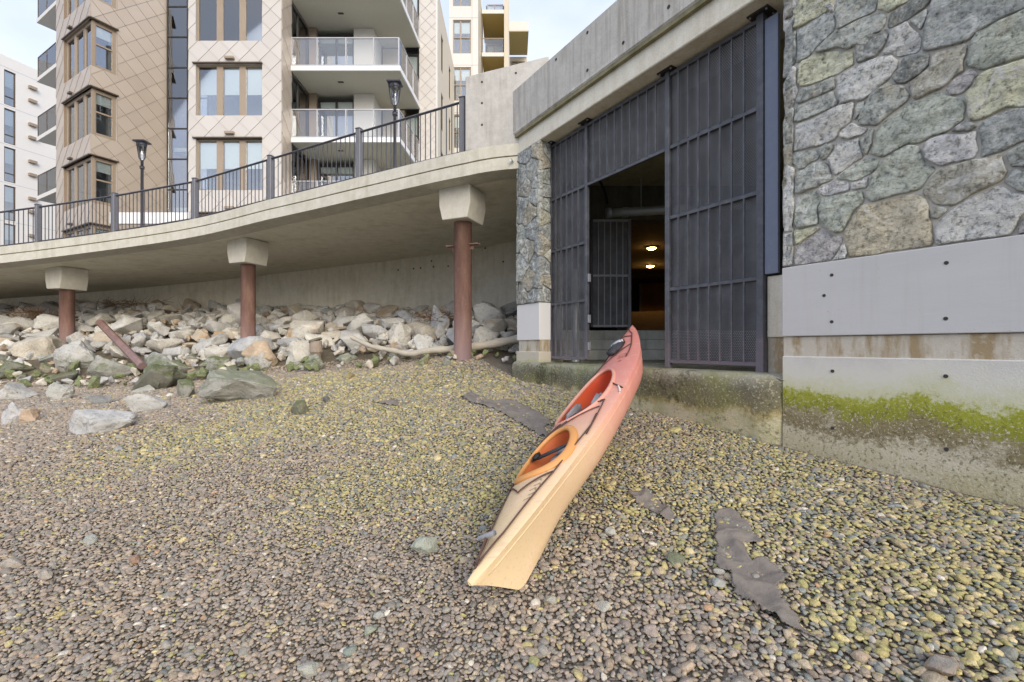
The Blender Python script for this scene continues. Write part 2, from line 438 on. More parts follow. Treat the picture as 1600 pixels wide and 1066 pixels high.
plain('plywood', (0.45, 0.27, 0.10), 0.7, var=0.25, scale=2.5)
plain('tarmac', (0.12, 0.12, 0.12), 0.9)
plain('pad_grey', (0.30, 0.31, 0.33), 0.75, var=0.15, bump=0.2)
plain('pad_dark', (0.045, 0.047, 0.055), 0.7, var=0.2, bump=0.2)
plain('cord', (0.10, 0.055, 0.045), 0.8)
plain('decal', (0.42, 0.10, 0.07), 0.6)
plain('decal_grey', (0.35, 0.30, 0.24), 0.6)
plain('twig', (0.20, 0.11, 0.06), 0.9, var=0.4, scale=30)
plain('white_cord', (0.75, 0.72, 0.68), 0.7)

def textile_mat(name):
    t = T(name)
    c = t.mix(t.noise(5, 7, 0.7), (0.13, 0.112, 0.098), (0.29, 0.26, 0.23))
    c = t.mix(t.ramp(t.noise(3, 4), [(0.62, 0.0), (0.75, 0.5)]), c, (0.20, 0.21, 0.10))
    MAT[name] = t.done(t.bsdf(c, 0.95, t.bump(t.noise(14, 6, 0.7), 0.7, 0.02)))
textile_mat('geotextile')

def wood_mat(name, c1, c2):
    t = T(name)
    f = t.noise(6, 6, 0.7, t.scale(t.pos, (1.0, 4, 4)))
    MAT[name] = t.done(t.bsdf(t.mix(f, c1, c2), 0.85, t.bump(t.noise(40, 5), 0.5, 0.01)))
wood_mat('driftwood', (0.34, 0.30, 0.24), (0.62, 0.57, 0.47))
wood_mat('old_wood', (0.16, 0.12, 0.09), (0.50, 0.42, 0.34))

def glass_mat(name, tint, see, rough=0.02):
    t = T(name)
    g = t.n('ShaderNodeBsdfGlossy'); g.inputs['Roughness'].default_value = rough; t.put(g.inputs['Color'], (0.9, 0.92, 0.95))
    tr = t.n('ShaderNodeBsdfTransparent'); t.put(tr.inputs['Color'], tint)
    fr = t.n('ShaderNodeFresnel'); fr.inputs['IOR'].default_value = 1.5
    mx = t.n('ShaderNodeMixShader')
    t.put(mx.inputs[0], t.math('ADD', fr.outputs[0], 1 - see, clamp=True))
    t.put(mx.inputs[1], tr.outputs[0]); t.put(mx.inputs[2], g.outputs[0])
    MAT[name] = t.done(mx.outputs[0])
glass_mat('glass', (0.96, 0.98, 0.98), 0.84)
glass_mat('glass_rail', (0.93, 0.94, 0.95), 0.95)

def emit_mat(name, col, s):
    t = T(name)
    e = t.n('ShaderNodeEmission'); t.put(e.inputs[0], col); e.inputs[1].default_value = s
    MAT[name] = t.done(e.outputs[0])
emit_mat('lamp_glow', (1.0, 0.50, 0.13), 40.0)
emit_mat('stair_lamp', (1.0, 0.78, 0.42), 6.0)

def kayak_mat(name, inside=False):
    t = T(name)
    g = t.n('ShaderNodeAttribute', attribute_name='along').outputs['Fac']
    n = t.math('MULTIPLY', t.math('SUBTRACT', t.noise(2.2, 4), 0.5), 0.16)
    f = t.math('ADD', g, n)
    if inside:
        c = t.ramp(f, [(0.15, (0.60, 0.20, 0.06)), (0.6, (0.60, 0.085, 0.035))])
        rough = 0.45
    else:
        c = t.ramp(f, [(0.08, (0.72, 0.55, 0.33)), (0.24, (0.72, 0.51, 0.32)), (0.38, (0.72, 0.39, 0.29)), (0.54, (0.70, 0.29, 0.24)), (1.0, (0.66, 0.24, 0.205))])
        scuff = t.ramp(t.noise(7, 7, 0.75), [(0.52, 0.0), (0.70, 0.32)])
        c = t.mix(scuff, c, (0.84, 0.62, 0.50))
        sc2 = t.n('ShaderNodeTexNoise'); t.put(sc2.inputs['Vector'], t.scale(t.objc(), (3, 40, 40))); sc2.inputs['Scale'].default_value = 1.6; sc2.inputs['Detail'].default_value = 5
        c = t.mix(t.ramp(sc2.outputs['Fac'], [(0.58, 0.0), (0.66, 0.4)]), c, (0.56, 0.36, 0.26))
        rough = 0.48
    MAT[name] = t.done(t.bsdf(c, rough, t.bump(t.noise(120, 3), 0.08, 0.003), spec=0.35))
kayak_mat('kayak_shell'); kayak_mat('kayak_inside', True)
plain('coaming_orange', (0.82, 0.30, 0.07), 0.42, var=0.1)
plain('coaming_amber', (0.70, 0.33, 0.11), 0.42, var=0.1)

# ------------------------------------------------------------------ object helpers
WLOC = {}
def mobj(name, verts, faces, mat, parent=None, smooth=False, at=None):
    """One mesh object; vertices are in world metres, origin at the box centre."""
    v = np.asarray(verts, float).reshape(-1, 3)
    if at is None:
        at = (v.min(0) + v.max(0)) / 2
    at = np.asarray(at, float)
    me = bpy.data.meshes.new(name)
    me.from_pydata((v - at).tolist(), [], faces)
    if mat is not None:
        for mm in (mat if isinstance(mat, (list, tuple)) else [mat]):
            me.materials.append(MAT[mm] if isinstance(mm, str) else mm)
    if smooth:
        me.polygons.foreach_set('use_smooth', [True] * len(me.polygons))
    me.update()
    o = bpy.data.objects.new(name, me)
    COL.objects.link(o)
    link(o, at, parent)
    return o
def link(o, at, parent):
    base = Vector(WLOC.get(parent.name, (0, 0, 0))) if parent else Vector((0, 0, 0))
    o.parent = parent
    o.location = Vector(at) - base
    WLOC[o.name] = Vector(at)
def copy_at(src, at, parent):
    o = src.copy(); COL.objects.link(o); link(o, at, parent); return o
def empty(name, at):
    o = bpy.data.objects.new(name, None); o.empty_display_size = 0.2
    COL.objects.link(o); o.location = at; WLOC[o.name] = Vector(at); return o
def tag(o, label, cat, group=None, kind=None):
    if label: o['label'] = label
    if cat: o['category'] = cat
    if group: o['group'] = group
    if kind: o['kind'] = kind
    return o
BOXF = [(0, 3, 2, 1), (4, 5, 6, 7), (0, 1, 5, 4), (1, 2, 6, 5), (2, 3, 7, 6), (3, 0, 4, 7)]
class Fr:
    """A vertical working frame: s runs along a wall, c goes into it (away from the viewer), z up."""
    def __init__(self, o, ex, ey=None):
        self.o = np.array(o, float); self.ex = np.array(ex, float) / np.linalg.norm(ex)
        self.ey = np.array(ey if ey is not None else (-self.ex[1], self.ex[0]), float)
    def pt(self, s, c, z):
        p = self.o + self.ex * s + self.ey * c
        return (p[0], p[1], z)
    def s_at(self, px, c=0.0):
        u = (px - 800) / FPX
        a = self.o + self.ey * c
        return (u * a[1] - a[0]) / (self.ex[0] - u * self.ex[1])
    def sz(self, px, py, c=0.0):
        s = self.s_at(px, c)
        d = (self.o + self.ex * s + self.ey * c)[1]
        return s, (HORIZON - py) / FPX * d
    def boxv(self, s0, s1, c0, c1, z0, z1):
        return [self.pt(s0, c0, z0), self.pt(s1, c0, z0), self.pt(s1, c1, z0), self.pt(s0, c1, z0),
                self.pt(s0, c0, z1), self.pt(s1, c0, z1), self.pt(s1, c1, z1), self.pt(s0, c1, z1)]
    def box(self, name, s0, s1, c0, c1, z0, z1, mat, parent=None, bevel=0.0):
        o = mobj(name, self.boxv(s0, s1, c0, c1, z0, z1), BOXF, mat, parent)
        if bevel: bev(o, bevel)
        return o
def bev(o, w, seg=1):
    bm = bmesh.new(); bm.from_mesh(o.data)
    bmesh.ops.recalc_face_normals(bm, faces=bm.faces)
    bmesh.ops.bevel(bm, geom=bm.edges[:], offset=w, segments=seg, affect='EDGES', profile=0.5)
    bm.to_mesh(o.data); bm.free()
def boxes(fr, name, lst, mat, parent=None):
    """Several boxes that are one rigid piece (a window frame, say)."""
    V, Fc = [], []
    for b in lst:
        k = len(V); V += fr.boxv(*b); Fc += [tuple(i + k for i in f) for f in BOXF]
    return mobj(name, V, Fc, mat, parent)
def prism(name, poly, z0, z1, mat, parent=None):
    n = len(poly)
    z0 = [z0] * n if not hasattr(z0, '__len__') else z0
    z1 = [z1] * n if not hasattr(z1, '__len__') else z1
    V = [(p[0], p[1], a) for p, a in zip(poly, z0)] + [(p[0], p[1], a) for p, a in zip(poly, z1)]
    Fc = [tuple(range(n))[::-1], tuple(range(n, 2 * n))] + [(i, (i + 1) % n, n + (i + 1) % n, n + i) for i in range(n)]
    return mobj(name, V, Fc, mat, parent)
def tube_geo(pts, r, n=8, cap=True):
    pts = [Vector(p) for p in pts]
    rs = r if hasattr(r, '__len__') else [r] * len(pts)
    V, Fc = [], []
    up = Vector((0, 0, 1))
    for i, p in enumerate(pts):
        d = (pts[min(i + 1, len(pts) - 1)] - pts[max(i - 1, 0)]).normalized()
        a = d.cross(up)
        if a.length < 1e-3: a = d.cross(Vector((0, 1, 0)))
        a.normalize(); b = d.cross(a)
        for k in range(n):
            t = 2 * math.pi * k / n
            V.append(tuple(p + (a * math.cos(t) + b * math.sin(t)) * rs[i]))
    for i in range(len(pts) - 1):
        for k in range(n):
            k2 = (k + 1) % n
            Fc.append((i * n + k, i * n + k2, (i + 1) * n + k2, (i + 1) * n + k))
    if cap:
        Fc.append(tuple(range(n))); Fc.append(tuple(range((len(pts) - 1) * n, len(pts) * n))[::-1])
    return V, Fc
def tube(name, pts, r, mat, parent=None, n=8, smooth=True):
    V, Fc = tube_geo(pts, r, n)
    return mobj(name, V, Fc, mat, parent, smooth)
def spline(pts, k=8):
    pts = [Vector(p) for p in pts]
    out = []
    for i in range(len(pts) - 1):
        p0, p1, p2, p3 = pts[max(i - 1, 0)], pts[i], pts[i + 1], pts[min(i + 2, len(pts) - 1)]
        for j in range(k):
            t = j / k
            out.append(0.5 * ((2 * p1) + (p2 - p0) * t + (2 * p0 - 5 * p1 + 4 * p2 - p3) * t * t + (3 * p1 - p0 - 3 * p2 + p3) * t ** 3))
    out.append(pts[-1])
    return out

# ------------------------------------------------------------------ terrain
GCTL = np.array([(0, 0, -1.66), (-2, 2.2, -1.48), (1.9, 1.6, -1.30), (0.03, 2.52, -1.36), (3.39, 3.04, -1.04), (2.56, 4.35, -0.90),
    (1.3, 6.3, -0.72), (0.09, 8.2, -0.56), (-5.6, 6.0, -0.98), (-6, 4, -1.25), (-2.5, 5, -1.02), (-12.3, 11, -0.93), (-8.1, 10.5, -0.88),
    (-5.5, 10.3, -0.60), (-2.74, 9.8, -0.43), (-1, 9.23, -0.25), (0.2, 9.3, -0.30), (-14, 4, -1.5), (-20, 10, -1.1), (8, 0, -1.3),
    (5.5, 0, -1.35), (-10, -5, -2.5), (0, -5, -2.4), (8, -6, -2.3), (-24, 0, -2.2), (-30, 12, -1.2), (-3, 7.5, -0.68), (-0.5, 5.5, -0.88)])
def tps_fit(P):
    n = len(P); d = np.linalg.norm(P[:, None, :2] - P[None, :, :2], axis=2)
    K = np.where(d > 0, d * d * np.log(d + 1e-9), 0) + np.eye(n) * 0.4
    A = np.zeros((n + 3, n + 3)); A[:n, :n] = K; A[:n, n] = 1; A[:n, n + 1:] = P[:, :2]; A[n, :n] = 1; A[n + 1:, :n] = P[:, :2].T
    return np.linalg.solve(A, np.concatenate([P[:, 2], np.zeros(3)]))
GW = tps_fit(GCTL)
TOE = np.array([(-40, 12.5), (-20, 11.6), (-12.3, 11), (-8.1, 10.5), (-5.5, 10.3), (-2.74, 9.8), (-1, 9.35), (0.3, 9.35), (10, 9.4)])
BACK = np.array([(-40, 18.4), (-20, 17.9), (-15.5, 17.7), (-9.6, 17.1), (-4.3, 16.0), (0.2, 13.8), (10, 12.0)])
def ground_z(X, Y):
    X = np.asarray(X, float); Y = np.asarray(Y, float)
    sh = X.shape; x = X.ravel(); y = Y.ravel()
    d = np.sqrt((x[:, None] - GCTL[None, :, 0]) ** 2 + (y[:, None] - GCTL[None, :, 1]) ** 2)
    z = (np.where(d > 0, d * d * np.log(d + 1e-9), 0) @ GW[:len(GCTL)]) + GW[-3] + GW[-2] * x + GW[-1] * y
    ty = np.interp(x, TOE[:, 0], TOE[:, 1]); by = np.interp(x, BACK[:, 0], BACK[:, 1])
    f = np.clip((y - ty) / (by - ty), 0, 1.2)
    top = np.interp(x, [-20, -10, 0], [1.45, 1.38, 1.02])
    zt = np.interp(x, [-40, -20, -12.3, -8.1, -5.5, -2.74, -1, 0.3], [-1.2, -1.1, -0.93, -0.88, -0.60, -0.43, -0.28, -0.3])
    zb = zt + (top - zt) * np.clip(f, 0, 1) ** 0.85
    w = np.clip((y - ty) / 0.5, 0, 1)
    z = np.where(y > ty, z * (1 - w) + zb * w, z)
    z = np.clip(z, -2.8, 2) + 0.018 * np.sin(x * 1.7 + 0.6 * np.sin(y * 1.3)) * np.sin(y * 1.9 + 0.8 * np.sin(x * 0.9)) + 0.008 * np.sin(x * 4.3 + y * 2.1) * np.sin(y * 5.1 - x * 1.7)
    return z.reshape(sh)
def gz(x, y): return float(ground_z(np.array([x]), np.array([y]))[0])
def ghit(px, py):
    """Where the line of sight of a photo pixel meets the beach (used once, to read real positions off the photo)."""
    u = (px - 800) / FPX; v = (HORIZON - py) / FPX
    Y = np.arange(1.2, 17, 0.01)
    dz = v * Y - ground_z(u * Y, Y)
    k = np.argmax(dz < 0) if (dz < 0).any() else len(Y) - 1
    return u * Y[k], Y[k], float(ground_z(np.array([u * Y[k]]), np.array([Y[k]]))[0])

def build_beach():
    xs = np.concatenate([np.arange(-34, -12, 0.8), np.arange(-12, 6.0, 0.12), np.arange(6, 12, 0.8)])
    ys = np.concatenate([np.arange(-9, 1.0, 0.7), np.arange(1.0, 12.0, 0.12), np.arange(12.0, 19.0, 0.35)])
    X, Y = np.meshgrid(xs, ys, indexing='ij')
    Z = ground_z(X, Y)
    for i in range(X.shape[0]):
        for j in range(X.shape[1]):
            Z[i, j] += -0.008 + 0.006 * mnoise.noise((X[i, j] * 4, Y[i, j] * 4, 3.0))
    V = np.stack([X, Y, Z], -1).reshape(-1, 3)
    ny = len(ys)
    Fc = [(i * ny + j, (i + 1) * ny + j, (i + 1) * ny + j + 1, i * ny + j + 1) for i in range(len(xs) - 1) for j in range(ny - 1)]
    o = mobj('beach', V, Fc, ['beach_gravel', 'bank_soil'], None, True)
    cen = np.array([V[list(f)].mean(0) for f in Fc])
    ty = np.interp(cen[:, 0], TOE[:, 0], TOE[:, 1])
    o.data.polygons.foreach_set('material_index', (cen[:, 1] > ty + 0.2).astype(np.int32))
    tag(o, 'sloping pebble beach running up to the rock bank', 'beach', kind='structure')
build_beach()
tag(mobj('water', [(-300, -300, -2.35), (300, -300, -2.35), (300, -3, -2.35), (-300, -3, -2.35)], [(0, 1, 2, 3)], plain('sea_water', (0.03, 0.05, 0.05), 0.08)),
    'calm harbour water beyond the foot of the beach', 'water', kind='structure')
tag(mobj('ground', [(-300, 18.9, 1.2), (-40, 18.9, 1.2), (-20, 18.35, 1.3), (-15.5, 18.15, 1.5), (-9.6, 17.55, 1.9), (-4.3, 16.45, 2.3), (0.2, 14.25, 2.4), (9, 14.25, 2.4), (300, 14.25, 2.4), (300, 500, 2.4), (-300, 500, 2.4)],
    [tuple(range(11))], 'tarmac'), 'paved upper ground behind the retaining wall', 'ground', kind='structure')

# ------------------------------------------------------------------ boathouse (stone building with the gate)
GD = np.array([-0.5312, 0.8472])                 # direction the gate wall recedes in
GF = Fr((0, 0), -GD, (0.8472, 0.5312))           # s to the viewer's right along the wall, c into the wall
C_GATE, C_FRONT, C_WALL, C_PARA, C_LEDGE = 4.735, 4.48, 4.42, 4.40, 4.32
SG = lambda px, c: GF.s_at(px, c)
Z_LEDGE, Z_SOFFIT = -0.27, 3.46
bh_at = GF.pt(SG(1222, C_WALL), C_WALL, -0.9)
house = tag(empty('boathouse', bh_at), 'concrete and fieldstone boathouse front with a tall opening behind the kayak', 'building')
sR = SG(1222, C_WALL)                            # left edge of the right-hand wall
sEnd = sR + 9.0
sL0 = SG(808, C_FRONT); sL1 = SG(843, C_FRONT)   # left pillar

# right wall: lower block, stained band, upper panel, stone field
GF.box('wall_base', sR, sEnd, C_WALL, C_WALL + 0.5, -2.6, -0.092, 'tide_wall', house, 0.008)
GF.box('wall_band', sR + 0.004, sEnd, C_WALL + 0.02, C_WALL + 0.5, -0.092, 0.085, 'stain_band', house)
up = GF.box('wall_panel', sR, sEnd, C_WALL - 0.004, C_WALL + 0.5, 0.090, 0.730, 'panel_grey', house, 0.006)
sw = GF.box('stone_wall', sR + 0.05, sEnd, C_WALL + 0.035, C_WALL + 0.5, 0.730, Z_SOFFIT, 'mortar', house)
holes = [(1300, 430), (1288, 462), (1300, 503), (1479, 411), (1478, 498), (1301, 580), (1478, 588), (1479, 702), (1301, 669)]
for px, py in holes:
    s, z = GF.sz(px, py, C_WALL)
    V, Fc = tube_geo([GF.pt(s, C_WALL - 0.0065, z), GF.pt(s, C_WALL + 0.02, z)], 0.014, 10)
    mobj('tie_hole', V, Fc, 'hole_dark', house)

def ring_stone(name, poly2, fr, c0, depth, parent, col, mat='stone', rough=0.012, seed=0):
    """Stone from an outline (s, z): rounded arris, uneven face; pokes `depth` out of the mortar towards the viewer."""
    P = np.array(poly2, float)
    # resample and roughen the outline
    n = 60
    Q = np.vstack([P, P[:1]]); seg = np.linalg.norm(np.diff(Q, axis=0), axis=1); L = np.concatenate([[0], np.cumsum(seg)])
    t = np.linspace(0, L[-1], n, endpoint=False)
    O = np.stack([np.interp(t, L, Q[:, 0]), np.interp(t, L, Q[:, 1])], 1)
    cen = O.mean(0); size = math.sqrt(max(1e-6, (O[:, 0].ptp() if hasattr(O, 'ptp') else np.ptp(O[:, 0])) * np.ptp(O[:, 1])))
    for i in range(n):
        O[i] += (O[i] - cen) / (np.linalg.norm(O[i] - cen) + 1e-6) * 0.035 * size * mnoise.noise((O[i, 0] * 11, O[i, 1] * 9, seed))
    rings = [(1.0, -0.03), (0.997, 0.7 * depth), (0.982, 0.93 * depth), (0.92, 1.0 * depth), (0.66, 1.02 * depth), (0.42, 1.04 * depth), (0.2, 1.04 * depth)]
    V = []
    tx, tz = random.uniform(-0.05, 0.05), random.uniform(-0.07, 0.05)
    for k, (f, h) in enumerate(rings):
        for i in range(n):
            q = cen + (O[i] - cen) * f
            hh = h
            if k >= 1:
                hh += (rough * 1.6 * mnoise.noise((q[0] * 5, q[1] * 5, seed * 1.7)) + rough * mnoise.noise((q[0] * 16, q[1] * 16, seed))) * min(1, k / 3) + ((q[0] - cen[0]) * tx + (q[1] - cen[1]) * tz)
            V.append(fr.pt(q[0], c0 - hh, q[1]))
    V.append(fr.pt(cen[0], c0 - depth * 1.08, cen[1]))
    Fc = []
    for k in range(len(rings) - 1):
        for i in range(n):
            j = (i + 1) % n
            Fc.append((k * n + i, k * n + j, (k + 1) * n + j, (k + 1) * n + i))
    b = (len(rings) - 1) * n
    for i in range(n):
        Fc.append((b + i, b + (i + 1) % n, len(V) - 1))
    o = mobj(name, V, Fc, mat, parent, True)
    o.color = (*col, 1)
    return o

GREY = (0.37, 0.39, 0.375); GREYB = (0.33, 0.355, 0.365); PALE = (0.58, 0.60, 0.56); YEL = (0.58, 0.56, 0.40); DARK = (0.17, 0.18, 0.18)
GREEN = (0.39, 0.425, 0.375); BRN = (0.38, 0.36, 0.30); PUR = (0.38, 0.36, 0.385); TAN = (0.50, 0.44, 0.32)
Z4 = [(YEL, [(225, 60), (260, 0), (455, 0), (430, 60), (300, 130), (230, 150)]), (GREYB, [(245, 190), (400, 65), (450, 90), (460, 150), (350, 260), (290, 340), (245, 360)]),
 (GREY, [(470, 70), (480, 0), (720, 0), (700, 50), (560, 120), (490, 155)]), (GREY, [(380, 290), (480, 200), (580, 130), (740, 70), (760, 110), (730, 180), (620, 250), (540, 290), (490, 265)]),
 (DARK, [(590, 270), (620, 220), (760, 185), (780, 200), (750, 260), (690, 320), (600, 355)]), (PALE, [(800, 190), (890, 135), (950, 190), (980, 230), (960, 280), (850, 310), (780, 300)]),
 (YEL, [(725, 10), (760, -40), (900, -30), (870, 10), (760, 60), (730, 40)]), (DARK, [(800, 90), (860, 50), (950, 0), (1015, 0), (960, 60), (890, 110), (805, 140)]),
 (GREY, [(920, 115), (1010, 65), (1020, 90), (970, 165)]), (GREYB, [(1000, 200), (1050, 30), (1080, -40), (1450, -50), (1600, 0), (1590, 20), (1400, 130), (1250, 220), (1100, 270), (1000, 285)]),
 (GREEN, [(1310, 190), (1600, 70), (1720, 60), (1700, 280), (1600, 310), (1420, 360), (1330, 400), (1250, 370), (1300, 260)]), (YEL, [(245, 440), (270, 360), (480, 300), (570, 310), (575, 370), (480, 430), (340, 490), (250, 490)]),
 (PALE, [(470, 460), (560, 410), (800, 335), (830, 400), (720, 500), (640, 570), (510, 600)]), (DARK, [(840, 420), (880, 360), (1000, 330), (1030, 380), (960, 450), (830, 490)]),
 (BRN, [(930, 480), (1030, 400), (1060, 330), (1220, 290), (1240, 330), (1230, 420), (1100, 500), (960, 580), (925, 540)]), (PUR, [(1160, 520), (1190, 460), (1280, 415), (1300, 440), (1280, 500), (1170, 550)]),
 (YEL, [(1270, 560), (1310, 470), (1400, 430), (1600, 370), (1750, 380), (1740, 560), (1600, 610), (1500, 610), (1380, 660), (1290, 710), (1260, 660)]), (GREY, [(230, 600), (270, 540), (460, 460), (470, 510), (360, 560), (250, 605)]),
 (GREY, [(225, 720), (240, 640), (330, 600), (450, 550), (480, 600), (330, 690)]), (PALE, [(225, 890), (235, 750), (300, 720), (560, 620), (580, 670), (500, 760), (420, 850)]),
 (GREY, [(615, 740), (620, 660), (690, 570), (800, 500), (910, 560), (820, 630), (720, 720)]), (GREEN, [(690, 900), (710, 800), (760, 740), (950, 600), (1080, 560), (1200, 600), (1240, 640), (1220, 710), (1100, 770), (900, 850), (760, 900)]),
 (DARK, [(1195, 760), (1240, 715), (1280, 730), (1270, 770)]), ((0.70, 0.70, 0.70), [(1000, 900), (1040, 840), (1290, 790), (1310, 880), (1280, 930), (1100, 960), (1010, 945)]),
 (GREYB, [(1335, 820), (1360, 740), (1480, 680), (1560, 660), (1640, 690), (1660, 800), (1480, 860), (1350, 920)]), (GREY, [(1510, 920), (1600, 850), (1720, 850), (1700, 990), (1530, 980)]),
 (GREY, [(230, 980), (235, 910), (330, 890), (370, 920), (280, 1000)]), (PALE, [(440, 950), (480, 870), (590, 835), (620, 920), (560, 980), (480, 1020)]), (GREEN, [(510, 1040), (570, 980), (690, 960), (700, 1000), (600, 1060)]),
 (PALE, [(510, 780), (600, 745), (640, 770), (560, 810)]), (GREY, [(375, 880), (420, 850), (450, 880), (400, 930)]), (GREY, [(640, 830), (680, 780), (690, 850), (650, 900)]),
 (PALE, [(420, 30), (450, 10), (465, 40), (440, 70)]), (GREY, [(590, 650), (640, 610), (650, 640), (600, 690)]),
 (PALE, [(195, 60), (240, 20), (222, 140), (200, 150)]), (GREY, [(198, 330), (235, 190), (238, 350), (205, 380)]), (PALE, [(192, 620), (220, 410), (238, 420), (225, 610)]), (GREY, [(182, 880), (205, 650), (222, 650), (215, 880)])]
Z5 = [(GREEN, [(650, 210), (700, 90), (760, 30), (900, -90), (970, -50), (1040, 50), (960, 160), (820, 200), (700, 240)]), (BRN, [(1000, 210), (1060, 100), (1180, 40), (1440, -20), (1480, 70), (1400, 140), (1250, 210), (1160, 260), (1050, 240)]),
 (GREYB, [(1510, 120), (1530, 60), (1650, 70), (1640, 160), (1550, 170)]), (GREY, [(235, 190), (240, 90), (330, 20), (420, 30), (430, 100), (340, 150)]), ((0.70, 0.71, 0.70), [(380, 200), (400, 160), (530, 140), (545, 165), (440, 205)]),
 (PALE, [(570, 150), (650, 110), (660, 150), (580, 170)]), (GREEN, [(235, 330), (240, 230), (320, 190), (370, 210), (350, 380), (260, 395), (230, 370)]), (GREEN, [(375, 280), (400, 230), (620, 185), (640, 220), (560, 300), (550, 340), (470, 430), (400, 370)]),
 (TAN, [(540, 460), (580, 340), (640, 280), (760, 250), (950, 210), (1010, 230), (1030, 330), (1040, 490), (900, 530), (700, 560), (560, 585), (535, 530)]), (GREY, [(1030, 290), (1120, 290), (1045, 345)]),
 (PALE, [(1060, 420), (1180, 300), (1300, 210), (1430, 160), (1560, 220), (1590, 300), (1540, 400), (1380, 450), (1200, 480), (1100, 490)]), (PUR, [(225, 590), (240, 520), (300, 480), (400, 430), (500, 480), (460, 560), (400, 590), (240, 610)]),
 (PALE, [(480, 580), (530, 500), (545, 555), (520, 580)]), (PUR, [(1570, 400), (1600, 330), (1680, 340), (1660, 420)]), (YEL, [(230, 430), (350, 405), (300, 460), (240, 500)]),
 (PALE, [(162, 380), (190, 60), (222, 40), (222, 200), (210, 390)]), (PALE, [(165, 600), (190, 410), (215, 400), (212, 600)])]
wall_polys = [(c, [(1180 + x * 0.2627, y * 0.2627) for x, y in p]) for c, p in Z4] + [(c, [(1180 + x * 0.2627, 250 + y * 0.2627) for x, y in p]) for c, p in Z5]
def seg_dist(P, poly):
    A = np.array(poly); B = np.roll(A, -1, 0); d = B - A
    t_ = np.clip(((P[:, None] - A[None]) * d[None]).sum(2) / ((d ** 2).sum(1)[None] + 1e-12), 0, 1)
    return np.linalg.norm(P[:, None] - (A[None] + t_[..., None] * d[None]), axis=2).min(1)
def grow(polys, gap, limit, nd=64):
    """Let every traced stone grow until it nearly meets its neighbours, leaving a joint of about `gap`."""
    out = []
    for k, p in enumerate(polys):
        P = np.array(p); cen = P.mean(0)
        Q = np.vstack([P, P[:1]]); L = np.concatenate([[0], np.cumsum(np.linalg.norm(np.diff(Q, axis=0), axis=1))])
        tt = np.linspace(0, L[-1], nd, endpoint=False)
        O = np.stack([np.interp(tt, L, Q[:, 0]), np.interp(tt, L, Q[:, 1])], 1)
        D = O - cen; D /= np.linalg.norm(D, axis=1)[:, None] + 1e-9
        near = [q for j, q in enumerate(polys) if j != k and np.abs(np.mean(q, 0) - cen).max() < 1.4]
        r = np.zeros(nd); alive = np.ones(nd, bool)
        for step in range(14):
            T_ = O + D * (r + limit / 14)[:, None]
            own = seg_dist(T_, p); oth = np.min([seg_dist(T_, q) for q in near], 0)
            alive &= own < oth - gap
            r = np.where(alive, r + limit / 14, r)
        r = (2 * r + np.roll(r, 1) + np.roll(r, -1)) / 4
        out.append(O + D * r[:, None])
    return out
raw_polys = [[GF.sz(px, py, C_WALL) for px, py in poly] for c, poly in wall_polys]
grown = grow(raw_polys, 0.012, 0.085)
for k, (c, poly) in enumerate(wall_polys):
    q = [(max(a, sR + 0.005), max(b, 0.742)) for a, b in grown[k]]
    ring_stone('stone', q, GF, C_WALL + 0.035, random.uniform(0.020, 0.036), sw, tuple(min(0.85, x * 1.5) for x in (c[0] * 1.02, c[1] * 1.02, c[2] * 0.96)), seed=k)

def voronoi_stones(fr, c0, s0, s1, z0, z1, nx, nz, depth, parent, gap=0.012, jit=0.38, avoid=None):
    pts = []
    for j in range(nz):
        for i in range(nx):
            pts.append((s0 + (i + 0.5 + (0.5 if j % 2 else 0) + random.uniform(-jit, jit)) * (s1 - s0) / nx, z0 + (j + 0.5 + random.uniform(-jit, jit)) * (z1 - z0) / nz))
    pts = [p for p in pts if avoid is None or not avoid(*p)]
    for k, p in enumerate(pts):
        poly = [(s0, z0), (s1, z0), (s1, z1), (s0, z1)]
        for m, q in enumerate(pts):
            if m == k: continue
            mx, mz = (p[0] + q[0]) / 2, (p[1] + q[1]) / 2
            dx, dz = q[0] - p[0], q[1] - p[1]
            if dx * dx + dz * dz > ((s1 - s0) / nx * 3.2) ** 2 + ((z1 - z0) / nz * 3.2) ** 2: continue
            L = math.hypot(dx, dz); mx -= dx / L * gap; mz -= dz / L * gap
            new = []
            for a in range(len(poly)):
                A, B = poly[a], poly[(a + 1) % len(poly)]
                fa = (A[0] - mx) * dx + (A[1] - mz) * dz; fb = (B[0] - mx) * dx + (B[1] - mz) * dz
                if fa <= 0: new.append(A)
                if fa * fb < 0:
                    t = fa / (fa - fb); new.append((A[0] + (B[0] - A[0]) * t, A[1] + (B[1] - A[1]) * t))
            poly = new
            if len(poly) < 3: break
        if len(poly) >= 3:
            ring_stone('stone', poly, fr, c0, random.uniform(0.6, 1.1) * depth, parent, random.choice([GREY, GREYB, PALE, YEL, GREEN, BRN, PALE, TAN]), seed=k + 100)
s_out = SG(1608, C_WALL)
voronoi_stones(GF, C_WALL + 0.035, s_out + 0.12, s_out + 3.2, 0.75, Z_SOFFIT, 9, 10, 0.05, sw)

